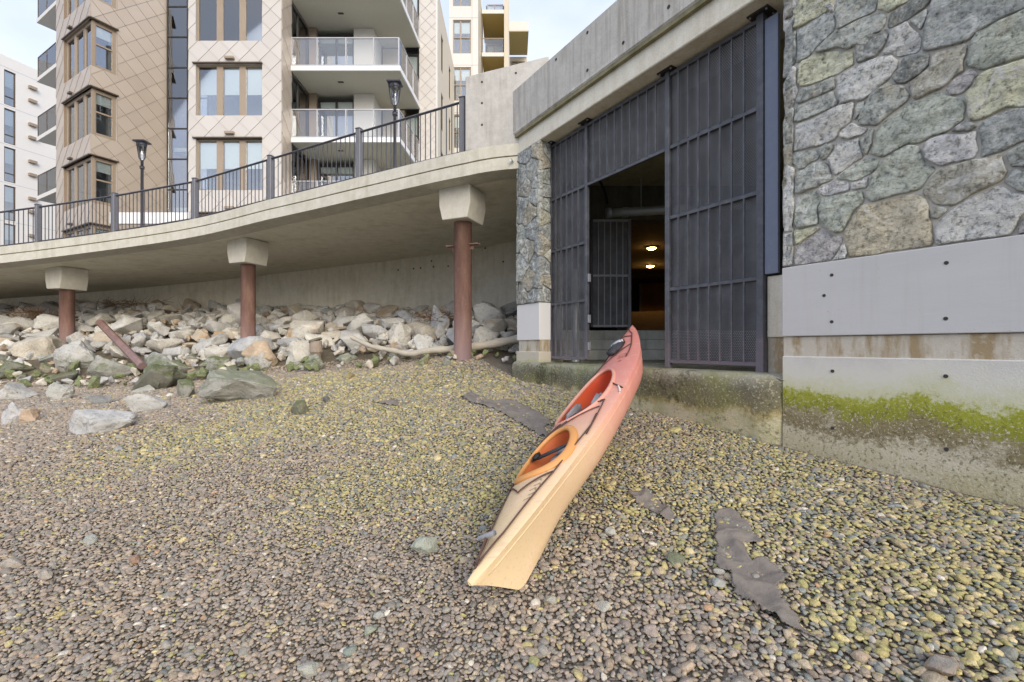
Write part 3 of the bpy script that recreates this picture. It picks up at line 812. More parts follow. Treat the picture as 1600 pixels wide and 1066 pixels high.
# left pillar: base, white block, stone shaft with its return
pil = GF.box('pillar', sL0 + 0.03, sL1 - 0.02, C_FRONT + 0.02, C_GATE + 0.25, 0.735, Z_SOFFIT, 'mortar', house)
GF.box('pillar_block', sL0, sL1, C_FRONT - 0.004, C_GATE + 0.25, 0.105, 0.735, 'white_stucco', house, 0.006)
GF.box('pillar_band', sL0 + 0.03, sL1 - 0.01, C_FRONT + 0.02, C_GATE + 0.25, -0.092, 0.105, 'stain_band', house)
def pillar_base_mat():
    t = T('pillar_base_mat')
    z = t.sep(t.pos)['Z']
    zz = t.math('ADD', z, t.math('MULTIPLY', t.math('SUBTRACT', t.noise(5, 6, 0.7), 0.5), 0.25))
    f = t.mrange(zz, -0.8, 0.0)
    c = t.ramp(f, [(0.3, (0.34, 0.32, 0.18)), (0.45, (0.22, 0.30, 0.03)), (0.60, (0.36, 0.42, 0.10)), (0.72, (0.55, 0.50, 0.40)), (1.0, (0.58, 0.53, 0.44))])
    MAT['pillar_base'] = t.done(t.bsdf(c, 0.85, t.bump(t.noise(30, 5, 0.7), 0.5, 0.02)))
pillar_base_mat()
GF.box('pillar_base', sL0 - 0.01, sL1 + 0.005, C_FRONT - 0.012, C_GATE + 0.25, -1.2, -0.092, 'pillar_base', house, 0.008)
voronoi_stones(GF, C_FRONT + 0.02, sL0 + 0.02, sL1 + 0.02, 0.745, Z_SOFFIT, 2, 10, 0.05, pil, gap=0.006, jit=0.3)
RF = Fr(GF.pt(sL1 - 0.02, 0, 0)[:2], GF.ey, GF.ex * -1)        # the return face, running into the wall
voronoi_stones(RF, 0.0, C_FRONT - 0.02, C_GATE - 0.03, 0.745, Z_SOFFIT, 1, 12, 0.04, pil, gap=0.006, jit=0.3)
voronoi_stones(Fr(GF.pt(sL0 + 0.03, 0, 0)[:2], GF.ey, GF.ex), 0.0, C_FRONT - 0.02, C_GATE + 0.22, 0.745, Z_SOFFIT, 2, 11, 0.04, pil, gap=0.006, jit=0.3)

# lintel beam and parapet above everything
GF.box('lintel_beam', sL0 - 0.02, sEnd, C_FRONT, C_GATE + 0.6, Z_SOFFIT, 3.77, 'concrete_cream', house, 0.012)
GF.box('drip_groove', sL0 - 0.03, sEnd, C_PARA + 0.02, C_FRONT + 0.2, 3.745, 3.80, 'groove_stain', house)
par = GF.box('parapet', sL0 - 0.09, sEnd, C_PARA, C_PARA + 0.4, 3.80, 4.60, 'concrete_parapet', house, 0.02)
GF.box('parapet_coping', sL0 - 0.05, sEnd, C_PARA + 0.05, C_PARA + 0.45, 4.60, 4.63, 'galvanised', house)
for px, py in [(869, 52), (918, 51), (869, 93), (918, 110), (1045, 11), (974, 67), (1046, 40)]:
    s, z = GF.sz(px, py, C_PARA)
    if 3.85 < z < 4.55:
        V, Fc = tube_geo([GF.pt(s, C_PARA - 0.006, z), GF.pt(s, C_PARA + 0.02, z)], 0.022, 10)
        mobj('tie_hole', V, Fc, 'hole_dark', house)
# roof and outer side so that no light leaks in
prism('roof_slab', [GF.pt(sL0 - 0.02, C_GATE + 0.6, 0)[:2], GF.pt(sEnd, C_GATE + 0.6, 0)[:2], (14, 19.5), (0.15, 19.5), (0.15, 9.0)], 3.47, 3.76, 'concrete_olive', house)
# recessed return right of the gate
GF.box('gate_jamb', SG(1197, C_GATE), sR + 0.3, C_GATE + 0.02, C_GATE + 0.5, 0.09, 0.72, 'concrete_cream', house, 0.006)
GF.box('gate_jamb', SG(1197, C_GATE), sR + 0.3, C_GATE + 0.04, C_GATE + 0.5, -0.30, 0.087, 'stain_band', house)
GF.box('gate_jamb', sR - 0.02, sR + 0.3, C_GATE - 0.06, C_GATE + 0.5, 0.73, Z_SOFFIT, 'mortar', house)
voronoi_stones(Fr(GF.pt(sR + 0.06, 0, 0)[:2], GF.ey, GF.ex), 0.0, C_WALL, C_GATE, 0.745, Z_SOFFIT, 1, 9, 0.05, sw, gap=0.006, jit=0.3)
# ledge under the gate, with broken rounded edge
def ledge():
    V, Fc = [], []
    s0, s1 = SG(812, C_FRONT), sR + 0.02
    S = np.linspace(s0, s1, 60)
    prof = [(C_LEDGE + 0.03, -1.6), (C_LEDGE + 0.03, -0.9), (C_LEDGE + 0.01, -0.6), (C_LEDGE, -0.42), (C_LEDGE, -0.33), (C_LEDGE + 0.03, -0.285), (C_LEDGE + 0.09, Z_LEDGE), (C_GATE + 0.2, Z_LEDGE), (C_GATE + 5.5, Z_LEDGE)]
    for s in S:
        for k, (c, z) in enumerate(prof):
            a = 0.02 * mnoise.noise((s * 3, z * 6, 1)) + 0.012 * mnoise.noise((s * 11, z * 17, 5)) if k < 7 else 0
            e_ = max(0.0, 1 - (s1 - s) / 0.22) ** 2
            V.append(GF.pt(s, c + a + (e_ * (C_WALL + 0.03 - c) if k < 6 else 0), z + (0.5 * a if 2 < k < 7 else 0) - (0.05 * e_ if 2 < k < 7 else 0)))
    n = len(prof)
    for i in range(len(S) - 1):
        for k in range(n - 1):
            Fc.append((i * n + k, (i + 1) * n + k, (i + 1) * n + k + 1, i * n + k + 1))
    return mobj('ledge', V, Fc, 'ledge_concrete', house, True)
ledge()
AX = Fr((0, 0), (1, 0), (0, 1))
# interior: walls, steps, back wall with the inner opening, passage
st = [(8.74, -0.27, -0.073), (9.03, -0.073, 0.124), (9.32, 0.124, 0.32)]
for y, z0, z1 in st:
    AX.box('step', 0.9, 6.2, y, 10.6, z0 + 0.002, z1, 'concrete_step', house, 0.012)
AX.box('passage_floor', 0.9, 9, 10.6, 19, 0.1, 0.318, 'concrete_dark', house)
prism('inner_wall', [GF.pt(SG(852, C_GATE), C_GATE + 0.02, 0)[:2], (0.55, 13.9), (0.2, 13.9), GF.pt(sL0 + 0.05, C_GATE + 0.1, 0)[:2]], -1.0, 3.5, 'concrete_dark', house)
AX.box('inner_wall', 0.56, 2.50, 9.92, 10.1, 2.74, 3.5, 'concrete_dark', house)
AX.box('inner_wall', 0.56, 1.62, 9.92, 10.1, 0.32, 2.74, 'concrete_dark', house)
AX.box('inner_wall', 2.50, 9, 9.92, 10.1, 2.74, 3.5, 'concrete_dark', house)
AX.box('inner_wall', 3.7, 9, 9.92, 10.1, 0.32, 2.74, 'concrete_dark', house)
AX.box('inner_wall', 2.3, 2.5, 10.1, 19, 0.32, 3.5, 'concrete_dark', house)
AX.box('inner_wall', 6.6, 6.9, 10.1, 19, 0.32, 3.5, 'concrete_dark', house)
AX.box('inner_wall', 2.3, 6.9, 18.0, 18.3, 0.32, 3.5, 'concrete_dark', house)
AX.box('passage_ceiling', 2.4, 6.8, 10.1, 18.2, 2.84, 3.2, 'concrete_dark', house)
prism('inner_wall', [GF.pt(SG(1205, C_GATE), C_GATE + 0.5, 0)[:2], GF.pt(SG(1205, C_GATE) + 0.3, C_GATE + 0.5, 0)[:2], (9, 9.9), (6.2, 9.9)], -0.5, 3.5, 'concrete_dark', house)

# ------------------------------------------------------------------ the gate
gate = tag(empty('metal_gate', GF.pt(SG(1044, C_GATE), C_GATE, Z_LEDGE)), 'tall dark barred metal gate with perforated screens in the stone opening', 'gate')
posts = [(861, 0.05), (917, 0.055), (1044.5, 0.065), (1190, 0.075)]
ps = [SG(p, C_GATE) for p, w in posts]
for (p, w), s in zip(posts, ps):
    z0 = Z_LEDGE if p != 917 else -0.2
    po = GF.box('post', s - w / 2, s + w / 2, C_GATE - w / 2, C_GATE + w / 2, z0, Z_SOFFIT - 0.02, 'gate_paint', gate, 0.004)
    GF.box('bracket', s - 0.11, s + 0.11, C_GATE - 0.09, C_GATE + 0.09, Z_SOFFIT - 0.018, Z_SOFFIT - 0.002, 'dark_frame', po)
    for a in (-0.085, 0.085):
        for b in (-0.065, 0.065):
            mobj('bolt', *tube_geo([GF.pt(s + a, C_GATE + b, Z_SOFFIT - 0.032), GF.pt(s + a, C_GATE + b, Z_SOFFIT - 0.018)], 0.011, 6), 'aluminium', po)
rz = [3.40, 2.485, 1.605, 0.71, -0.19]
def rail(s0, s1, z): return GF.box('rail', s0, s1, C_GATE - 0.02, C_GATE + 0.02, z - 0.022, z + 0.022, 'gate_paint', gate, 0.003)
for a, b in ((0, 1), (2, 3)):
    for z in rz: rail(ps[a] + posts[a][1] / 2, ps[b] - posts[b][1] / 2, z)
rail(ps[1] + 0.028, ps[2] - 0.033, 3.40); rail(ps[1] + 0.028, ps[2] - 0.033, 2.485)
def bars(s0, s1, n, z0, z1):
    first = None
    for k in range(n):
        s = s0 + (s1 - s0) * (k + 1) / (n + 1)
        if first is None:
            first = GF.box('bar', s - 0.009, s + 0.009, C_GATE - 0.034, C_GATE - 0.016, z0, z1, 'gate_paint', gate)
        else:
            copy_at(first, GF.pt(s, C_GATE - 0.025, (z0 + z1) / 2), gate)
for k in range(4):
    z0, z1 = rz[k + 1] + 0.021, rz[k] - 0.021
    bars(ps[0] + 0.02, ps[1] - 0.03, 5, z0, z1)
    bars(ps[2] + 0.03, ps[3] - 0.035, 7, z0, z1)
bars(ps[1] + 0.03, ps[2] - 0.03, 9, rz[1] + 0.021, rz[0] - 0.021)
def screen(s0, s1, z0, z1): GF.box('screen_panel', s0, s1, C_GATE + 0.021, C_GATE + 0.023, z0, z1, 'screen', gate)
screen(ps[0] + 0.02, ps[1] - 0.028, -0.19, 3.40); screen(ps[2] + 0.033, ps[3] - 0.038, -0.19, 3.40); screen(ps[1] + 0.028, ps[2] - 0.033, 2.485, 3.40)
for z in (1.05, 0.42, 0.0):
    GF.box('hinge', ps[1] + 0.029, ps[1] + 0.055, C_GATE - 0.01, C_GATE + 0.03, z - 0.06, z + 0.06, 'aluminium', gate)
GF.box('post_cap', ps[3] - 0.042, ps[3] + 0.042, C_GATE - 0.042, C_GATE + 0.042, Z_LEDGE, 0.09, 'gate_paint', gate, 0.003)
sa, sb = SG(1198, C_GATE + 0.02), SG(1219, C_GATE + 0.02)
jp = GF.box('jamb_plate', sa, sb, C_GATE - 0.02, C_GATE + 0.02, 0.74, 3.36, 'gate_paint_blue', None, 0.003)
tag(jp, 'flat blue grey steel plate between the gate post and the stone wall', 'plate')
# plumbing and inner gate
dp = tag(empty('drain_pipe', GF.pt(SG(899, C_GATE + 0.3), C_GATE + 0.3, Z_LEDGE)), 'grey vertical drain pipe behind the narrow gate panel', 'pipe')
s = SG(899, C_GATE + 0.3)
mobj('pipe', *tube_geo([GF.pt(s, C_GATE + 0.3, Z_LEDGE), GF.pt(s, C_GATE + 0.3, 1.3)], 0.05, 14), 'galvanised', dp, True)
mobj('pipe_foot', *tube_geo([GF.pt(s, C_GATE + 0.3, Z_LEDGE), GF.pt(s, C_GATE + 0.3, Z_LEDGE + 0.07)], 0.075, 14), 'galvanised', dp, True)
cp = tag(empty('ceiling_pipe', (2.4, 9.0, 2.68)), 'fat grey pipe hanging under the boathouse ceiling', 'pipe')
tube('pipe', [(1.86, 9.1, 2.63), (2.2, 9.07, 2.65), (4.6, 8.9, 2.74)], 0.085, 'galvanised', cp, 14)
for x in (1.92, 2.25):
    tube('coupling', [(x - 0.05, 9.09, 2.635 + (x - 1.86) * .04), (x + 0.05, 9.085, 2.64 + (x - 1.86) * .04)], 0.1, 'galvanised', cp, 14)
tube('hanger', [(2.55, 9.05, 2.7), (2.55, 9.05, 3.3)], 0.012, 'galvanised', cp, 6)
dc = tag(tube('conduit', spline([(1.15, 7.3, 3.44), (1.25, 8.0, 3.42), (1.35, 8.5, 3.38), (1.75, 9.0, 3.2), (2.0, 9.6, 3.0)]), 0.025, 'black_rubber'), 'thin black conduit bent across the boathouse ceiling', 'conduit')
ig = tag(empty('inner_gate', (2.1, 9.75, 0.33)), 'narrow barred screen door standing open at the top of the steps', 'gate')
x0, x1, zb, zt = 1.70, 2.50, 0.40, 2.70
AX.box('frame_post', x1 - 0.035, x1 + 0.03, 9.72, 9.78, 0.33, zt, 'aluminium', ig, 0.004)
AX.box('frame_post', x0 - 0.03, x0 + 0.02, 9.72, 9.78, 0.40, zt, 'gate_paint', ig)
for z in (zb + 0.03, 1.50, zt - 0.03): AX.box('rail', x0 + 0.02, x1 - 0.036, 9.73, 9.77, z - 0.02, z + 0.02, 'white_paint', ig)
for k in range(5): AX.box('bar', x0 + 0.13 * (k + 1) - 0.009, x0 + 0.13 * (k + 1) + 0.009, 9.708, 9.729, zb, zt - 0.05, 'white_paint', ig)
AX.box('screen_panel', x0, x1 - 0.04, 9.775, 9.778, zb, zt, 'screen_inner', ig)
for px, py, nm in ((1018, 389, 'nearer'), (1016, 417, 'farther')):
    Y = 2.78 * FPX / (HORIZON - py); X = (px - 800) / FPX * Y
    cl = tag(empty('ceiling_light', (X, Y, 2.78)), f'{nm} of the two lit amber ceiling lights in the passage behind the gate', 'light', 'amber passage lights')
    tube('lamp_base', [(X, Y, 2.84), (X, Y, 2.80)], 0.15, 'dark_frame', cl, 16)
    tube('lamp_disc', [(X, Y, 2.80), (X, Y, 2.765)], [0.125, 0.09], 'lamp_glow', cl, 16)
wd = tag(empty('plywood_partition', (5.3, 17.0, 0.32)), 'plywood partition lit orange at the back of the passage', 'partition')
AX.box('sheet', 4.80, 6.58, 17.0, 17.03, 0.33, 2.72, 'plywood', wd)
AX.box('frame', 4.72, 4.79, 16.96, 17.04, 0.33, 2.76, 'aluminium', wd); AX.box('frame', 4.795, 6.58, 16.96, 17.04, 2.725, 2.78, 'dark_frame', wd)
bx = tag(AX.box('storage_box', 5.05, 6.3, 16.2, 16.9, 0.33, 0.98, 'black_rubber', None, 0.02), 'low black storage box in front of the plywood partition', 'box')

# ------------------------------------------------------------------ boardwalk on piles
DX = np.array([-40, -25, -16, -13, -10.45, -8.07, -5.72, -3.23, -0.86, 0.2, 8])
DZ = np.array([1.2, 1.5, 2.12, 2.345, 2.545, 2.745, 2.925, 3.045, 3.115, 3.20, 3.2])
fz = lambda x: float(np.interp(x, DX, DZ))
EDGE = [(-34, 15.0), (-22, 13.6), (-16.2, 12.8), (-12.98, 12.41), (-10.56, 12.04), (-8.08, 11.55), (-5.66, 10.6), (-3.22, 9.51), (-0.86, 8.39), (0.16, 8.22)]
def smooth_edge(pts, k=6):
    return [(p.x, p.y) for p in spline([(a, b, 0) for a, b in pts], k)]
EDG = smooth_edge(EDGE)
def back_y(x): return float(np.interp(x, BACK[:, 0], BACK[:, 1]))
walk = tag(empty('boardwalk', (-5.6, 10.6, fz(-5.6))), 'raised concrete boardwalk deck sloping down to the left on piles', 'boardwalk')
def edge_normals(E):
    out = []
    for i in range(len(E)):
        a = np.array(E[max(i - 1, 0)]); b = np.array(E[min(i + 1, len(E) - 1)])
        d = (b - a) / np.linalg.norm(b - a); out.append(np.array((-d[1], d[0])))
    return out
EN = edge_normals(EDG)
def strip(name, off0, off1, h0, h1, mat, E=EDG, N=EN, zf=None, parent=walk):
    """A beam along the deck edge: off = metres inwards from the edge, h = above the deck underside."""
    V, Fc = [], []
    for (x, y), n in zip(E, N):
        z = (zf or fz)(x)
        for o, h in ((off0, h0), (off1, h0), (off1, h1), (off0, h1)):
            V.append((x + n[0] * o, y + n[1] * o, z + h))
    m = len(E)
    for i in range(m - 1):
        for k in range(4):
            Fc.append((i * 4 + k, i * 4 + (k + 1) % 4, (i + 1) * 4 + (k + 1) % 4, (i + 1) * 4 + k))
    Fc += [(0, 1, 2, 3), tuple((m - 1) * 4 + k for k in (3, 2, 1, 0))]
    return mobj(name, V, Fc, mat, parent)
strip('fascia', 0.0, 0.5, 0.0, 0.215, 'concrete_fascia')
strip('edge_groove', 0.03, 0.5, 0.215, 0.245, 'groove_stain')
strip('kerb', 0.006, 0.4, 0.245, 0.455, 'concrete_fascia')
# slab between the edge and the retaining wall
V, Fc = [], []
for (x, y), n in zip(EDG, EN):
    xb = x * 1.02 + 0.05; yb = back_y(xb) + 0.3
    for (px_, py_) in ((x + n[0] * 0.5, y + n[1] * 0.5), (xb, yb)):
        V += [(px_, py_, fz(px_)), (px_, py_, fz(px_) + 0.40)]
m = len(EDG)
for i in range(m - 1):
    a, b = i * 4, (i + 1) * 4
    Fc += [(a, a + 2, b + 2, b), (a + 1, b + 1, b + 3, a + 3), (a + 2, a + 3, b + 3, b + 2)]
Fc += [(0, 1, 3, 2), ((m - 1) * 4, (m - 1) * 4 + 2, (m - 1) * 4 + 3, (m - 1) * 4 + 1)]
mobj('deck_slab', V, Fc, 'concrete_soffit', walk)
# little sensor bolts and a lost form mark on the fascia
mobj('drain_spout', *tube_geo([(0.02, 8.20, fz(0) + 0.13), (-0.02, 8.12, fz(0) + 0.12)], 0.022, 10), 'white_paint', walk, True)

rw = tag(empty('retaining_wall', (-9.6, 17.1, 1.3)), 'long cream concrete retaining wall under the boardwalk', 'wall')
BE = [(x, y) for x, y in BACK if -41 < x < 1]
BEs = smooth_edge(BE, 5); BN = edge_normals(BEs)
zf0 = lambda x: 0.0
def wall_strip(name, off0, off1, z0f, z1f, mat):
    V, Fc = [], []
    for (x, y), n in zip(BEs, BN):
        for o, zz in ((off0, z0f(x)), (off1, z0f(x)), (off1, z1f(x)), (off0, z1f(x))):
            V.append((x + n[0] * o, y + n[1] * o, zz))
    m = len(BEs)
    for i in range(m - 1):
        for k in range(4): Fc.append((i * 4 + k, i * 4 + (k + 1) % 4, (i + 1) * 4 + (k + 1) % 4, (i + 1) * 4 + k))
    Fc += [(0, 1, 2, 3), tuple((m - 1) * 4 + k for k in (3, 2, 1, 0))]
    return mobj(name, V, Fc, mat, rw)
mid = lambda x: float(np.interp(x, [-40, -20, -9.6, -4.3, 0.2], [1.4, 1.75, 2.15, 2.2, 2.2]))
wall_strip('lower_lift', 0.0, 0.4, lambda x: -0.2, mid, 'concrete_cream')
wall_strip('upper_lift', 0.05, 0.4, lambda x: mid(x) + 0.002, lambda x: fz(x) + 0.1, 'concrete_cream')
for px, py in [(765, 372), (673, 408), (656, 419), (645, 420), (676, 417), (785, 409), (757, 388), (699, 416), (621, 422)]:
    u = (px - 800) / FPX
    for i in range(len(BEs) - 1):
        (xa, ya), (xb2, yb2) = BEs[i], BEs[i + 1]
        den = (xb2 - xa) - u * (yb2 - ya)
        t = (u * ya - xa) / den
        if 0 <= t <= 1:
            X, Y = xa + (xb2 - xa) * t, ya + (yb2 - ya) * t
            z = (HORIZON - py) / FPX * (Y + 0.05)
            if mid(X) + 0.05 < z < fz(X) - 0.03:
                mobj('tie_hole', *tube_geo([(X + BN[i][0] * 0.04, Y + BN[i][1] * 0.04, z), (X + BN[i][0] * 0.08, Y + BN[i][1] * 0.08, z)], 0.03, 8), 'hole_dark', rw)

# solid upright wall at the end of the deck
EWF = Fr(EDGE[-2], np.array(EDGE[-1]) - np.array(EDGE[-2]))
ew_len = float(np.linalg.norm(np.array(EDGE[-1]) - np.array(EDGE[-2])))
endw = tag(empty('concrete_parapet_wall', (*EDGE[-2], 3.57)), 'plain grey concrete wall between the railing end and the boathouse parapet', 'wall')
Vw = [EWF.pt(0, 0.006, fz(-0.86) + 0.457), EWF.pt(ew_len + 0.5, 0.006, fz(0.2) + 0.45), EWF.pt(ew_len + 0.5, 0.3, fz(0.2) + 0.45), EWF.pt(0, 0.3, fz(-0.86) + 0.457),
      EWF.pt(0, 0.006, 4.94), EWF.pt(ew_len + 0.5, 0.006, 5.16), EWF.pt(ew_len + 0.5, 0.3, 5.16), EWF.pt(0, 0.3, 4.94)]
bev(mobj('wall_panel', Vw, BOXF, 'concrete_grey', endw), 0.015)
for px, py in [(753, 128), (753, 161), (753, 195), (805, 148), (805, 183), (806, 114)]:
    s, z = EWF.sz(px, py)
    mobj('tie_hole', *tube_geo([EWF.pt(s, 0.001, z), EWF.pt(s, 0.03, z)], 0.02, 10), 'hole_dark', endw)

# piles
def pile(cx, cy, dx, dy, zbase, label, flanges=False):
    t = tag(empty('steel_pile', (cx, cy, zbase)), label, 'pile', 'piles under the boardwalk')
    zt = fz(cx) - 0.62
    mobj('pipe', *tube_geo([(cx, cy, zbase - 0.6), (cx, cy, zt)], 0.18, 28), 'rusty_steel', t, True)
    fr = Fr((cx, cy), (dx, dy))
    a = 0.345
    prof = [(-a, 0), (-a, -0.36), (-a + 0.07, -0.64), (a - 0.07, -0.64), (a, -0.36), (a, 0)]
    V = [fr.pt(s, -a, fz(cx) + z + 0.01) for s, z in prof] + [fr.pt(s, a, fz(cx) + z + 0.01) for s, z in prof]
    n = len(prof)
    Fc = [tuple(range(n)), tuple(range(2 * n - 1, n - 1, -1))] + [(i, n + i, n + (i + 1) % n, (i + 1) % n) for i in range(n)]
    cap = mobj('pile_cap', V, Fc, 'concrete_cap', t); bev(cap, 0.012)
    if flanges:
        for sgn in (-1, 1):
            fr.box('flange', sgn * 0.16, sgn * 0.36, -0.06, 0.06, 2.02, 2.045, 'rusty_steel', t)
            fr.box('flange_web', sgn * 0.16, sgn * 0.25, -0.01, 0.01, 1.93, 2.018, 'rusty_steel', t)
pile(-0.99, 9.23, 0.92, -0.39, -0.22, 'rusty steel pile with flange plates, closest to the boathouse', True)
pile(-7.1, 12.33, 0.93, -0.36, -0.12, 'rusty steel pile in the middle of the three under the boardwalk')
pile(-13.35, 13.75, 0.96, -0.28, 0.05, 'rusty steel pile farthest from the boathouse, above a mossy boulder')

# railing
rl = tag(empty('boardwalk_railing', (-5.66, 10.6, fz(-5.66) + 0.455)), 'dark metal guard railing with slim balusters along the boardwalk edge', 'railing')
RP = [(-22.2, 13.75), (-19.3, 13.3), (-16.2, 12.85), (-12.98, 12.45), (-10.56, 12.08), (-8.08, 11.59), (-5.66, 10.64), (-3.22, 9.55), (-0.92, 8.47)]
off = 0.10
bal0 = None
for i, (x, y) in enumerate(RP):
    z = fz(x) + 0.455
    fr = Fr((x, y + off), (1, -0.35))
    fr.box('post', -0.055, 0.055, -0.055, 0.055, z - 0.02, z + 1.06, 'rail_post', rl, 0.01)
    fr.box('post_cap', -0.063, 0.063, -0.063, 0.063, z + 1.06, z + 1.085, 'rail_post', rl, 0.008)
    fr.box('base_plate', -0.09, 0.09, -0.08, 0.08, z, z + 0.02, 'rail_post', rl)
    if i < len(RP) - 1:
        x2, y2 = RP[i + 1]; z2 = fz(x2) + 0.455
        A, B = Vector((x, y + off, z)), Vector((x2, y2 + off, z2)); d = B - A
        for nm, h, r in (('top_rail', 1.0, 0.028), ('bottom_rail', 0.06, 0.024)):
            o_ = mobj(nm, *tube_geo([A + Vector((0, 0, h)) + d * 0.02, B + Vector((0, 0, h)) - d * 0.02], r, 4), 'rail_paint', rl)
        nb = 20
        for k in range(nb):
            p = A + d * ((k + 1) / (nb + 1))
            if bal0 is None:
                bal0 = mobj('baluster', *tube_geo([p + Vector((0, 0, 0.06)), p + Vector((0, 0, 1.0))], 0.0105, 6), 'rail_paint', rl)
            else:
                copy_at(bal0, p + Vector((0, 0, 0.53)), rl)

# lamp posts on the deck
def street_lamp(px, top_py, Y, label):
    X = (px - 800) / FPX * Y; zt = (HORIZON - top_py) / FPX * Y; zb = fz(X) + 0.4
    t = tag(empty('street_lamp', (X, Y, zb)), label, 'lamp', 'lamp posts on the boardwalk')
    zh = zt - 0.62
    tube('pole', [(X, Y, zb), (X, Y, zb + 0.5), (X, Y, zh)], [0.055, 0.05, 0.04], 'lamp_metal', t, 12)
    tube('collar', [(X, Y, zh - 0.28), (X, Y, zh - 0.2)], 0.07, 'lamp_metal', t, 12)
    for sx in (-1, 1):
        tube('cage_arm', [(X + sx * 0.035, Y, zh - 0.02), (X + sx * 0.10, Y, zh + 0.08), (X + sx * 0.165, Y - 0.02, zt - 0.05)], 0.017, 'lamp_metal', t, 6)
        tube('cage_arm', [(X, Y + sx * 0.035, zh - 0.02), (X, Y + sx * 0.08, zh + 0.08), (X, Y + sx * 0.17, zt - 0.05)], 0.014, 'lamp_metal', t, 6)
    AX.box('lamp_head', X - 0.19, X + 0.19, Y - 0.17, Y + 0.17, zt - 0.05, zt, 'lamp_metal', t, 0.012)
    tube('reflector', [(X, Y, zt - 0.065), (X, Y, zt - 0.15)], [0.15, 0.13], 'lamp_metal', t, 14)
    tube('lamp_glass', [(X, Y, zh + 0.03), (X, Y, zt - 0.14)], [0.05, 0.115], 'glass', t, 12)
    tube('bulb', [(X, Y, zh + 0.0), (X, Y, zh + 0.22)], [0.04, 0.03], 'white_paint', t, 10)
street_lamp(222, 221, 15.0, 'dark lantern lamp post in front of the brown shingled tower')
street_lamp(617, 129, 12.5, 'dark lantern lamp post in front of the glass balconies')


# ------------------------------------------------------------------ apartment buildings
def facade(bld, fr, s0, s1, z0, z1, holes, mat, back_mat='shingle_joint', tile=0.62, depth=0.3, name='wall'):
    """A wall with window openings; with tile > 0 it is clad in lapped diamond shingles, each its own piece."""
    S = sorted(set([s0, s1] + [min(max(x, s0), s1) for h in holes for x in h[:2]]))
    Zs = sorted(set([z0, z1] + [min(max(x, z0), z1) for h in holes for x in h[2:]]))
    spans = []
    for j in range(len(Zs) - 1):
        zc = (Zs[j] + Zs[j + 1]) / 2; run = None
        for i in range(len(S) - 1):
            sc = (S[i] + S[i + 1]) / 2
            hole = any(h[0] < sc < h[1] and h[2] < zc < h[3] for h in holes)
            if not hole: run = (run[0], S[i + 1]) if run else (S[i], S[i + 1])
            if (hole or i == len(S) - 2) and run:
                spans.append((run[0], run[1], Zs[j], Zs[j + 1])); run = None
    w = boxes(fr, name, [(a, b, 0.0, depth, c, d) for a, b, c, d in spans], back_mat if tile else mat, bld)
    if not tile: return w
    a = tile / 1.414; g = 0.986
    nz = int((z1 - z0) / a) + 3; ns = int((s1 - s0) / (2 * a)) + 3
    for j in range(-1, nz):
        for i in range(-1, ns):
            cs, cz = s0 + i * 2 * a + (a if j % 2 else 0), z0 + j * a
            dia = [(cs - a * g, cz), (cs, cz - a * g), (cs + a * g, cz), (cs, cz + a * g)]
            V, Fc = [], []
            for (p0, p1, q0, q1) in spans:
                if cs + a < p0 or cs - a > p1 or cz + a < q0 or cz - a > q1: continue
                poly = dia
                for ax, lim, sg in ((0, p0, 1), (0, p1, -1), (1, q0, 1), (1, q1, -1)):
                    new = []
                    for k in range(len(poly)):
                        A, B = poly[k], poly[(k + 1) % len(poly)]
                        fa, fb = (A[ax] - lim) * sg, (B[ax] - lim) * sg
                        if fa >= 0: new.append(A)
                        if fa * fb < 0:
                            t = fa / (fa - fb); new.append((A[0] + (B[0] - A[0]) * t, A[1] + (B[1] - A[1]) * t))
                    poly = new
                    if len(poly) < 3: break
                if len(poly) < 3: continue
                n = len(poly); k0 = len(V)
                V += [fr.pt(p, -0.012 - 0.026 * (cz + a - q) / (2 * a), q) for p, q in poly] + [fr.pt(p, -0.002, q) for p, q in poly]
                Fc.append(tuple(k0 + k for k in range(n)))
                Fc += [(k0 + k, k0 + n + k, k0 + n + (k + 1) % n, k0 + (k + 1) % n) for k in range(n)]
            if V: mobj('shingle', V, Fc, mat, w)
    return w
def window(bld, fr, s0, s1, z0, z1, cuts, fmat='bronze_frame', blind=0.0, fw=0.07, mw=None, rail_z=None, room='room_dark', c0=0.08, pad=0.1):
    mw = fw if mw is None else mw
    lst = [(s0, s0 + fw, c0, c0 + 0.1, z0, z1), (s1 - fw, s1, c0, c0 + 0.1, z0, z1), (s0 + fw, s1 - fw, c0, c0 + 0.1, z0, z0 + fw), (s0 + fw, s1 - fw, c0, c0 + 0.1, z1 - fw, z1)]
    for c in cuts: lst.append((c - mw / 2, c + mw / 2, c0 - 0.004, c0 + 0.096, z0 + fw + 0.001, z1 - fw - 0.001))
    if rail_z: lst.append((s0 + fw, s1 - fw, c0 + 0.002, c0 + 0.09, rail_z - 0.035, rail_z + 0.035))
    w = boxes(fr, 'window', lst, fmat, bld)
    ed = [s0 + fw] + [x for c in cuts for x in (c - mw / 2, c + mw / 2)] + [s1 - fw]
    for k in range(0, len(ed), 2):
        fr.box('pane', ed[k], ed[k + 1], c0 + 0.05, c0 + 0.056, z0 + fw, z1 - fw, 'glass', w)
        if blind > 0:
            bz = z1 - fw - (z1 - z0 - 2 * fw) * blind
            fr.box('blind', ed[k] + 0.02, ed[k + 1] - 0.02, c0 + 0.12, c0 + 0.13, bz, z1 - fw, 'blind', w)
    boxes(fr, 'room', [(s0 - pad, s1 + pad, c0 + 0.9, c0 + 0.95, z0 - 0.1, z1 + 0.1), (s0 - pad, s1 + pad, c0 + 0.22, c0 + 0.9, z0 - 0.05, z0), (s0 - pad, s1 + pad, c0 + 0.22, c0 + 0.9, z1, z1 + 0.05)], room, w)
    return w
PITCH = 3.2
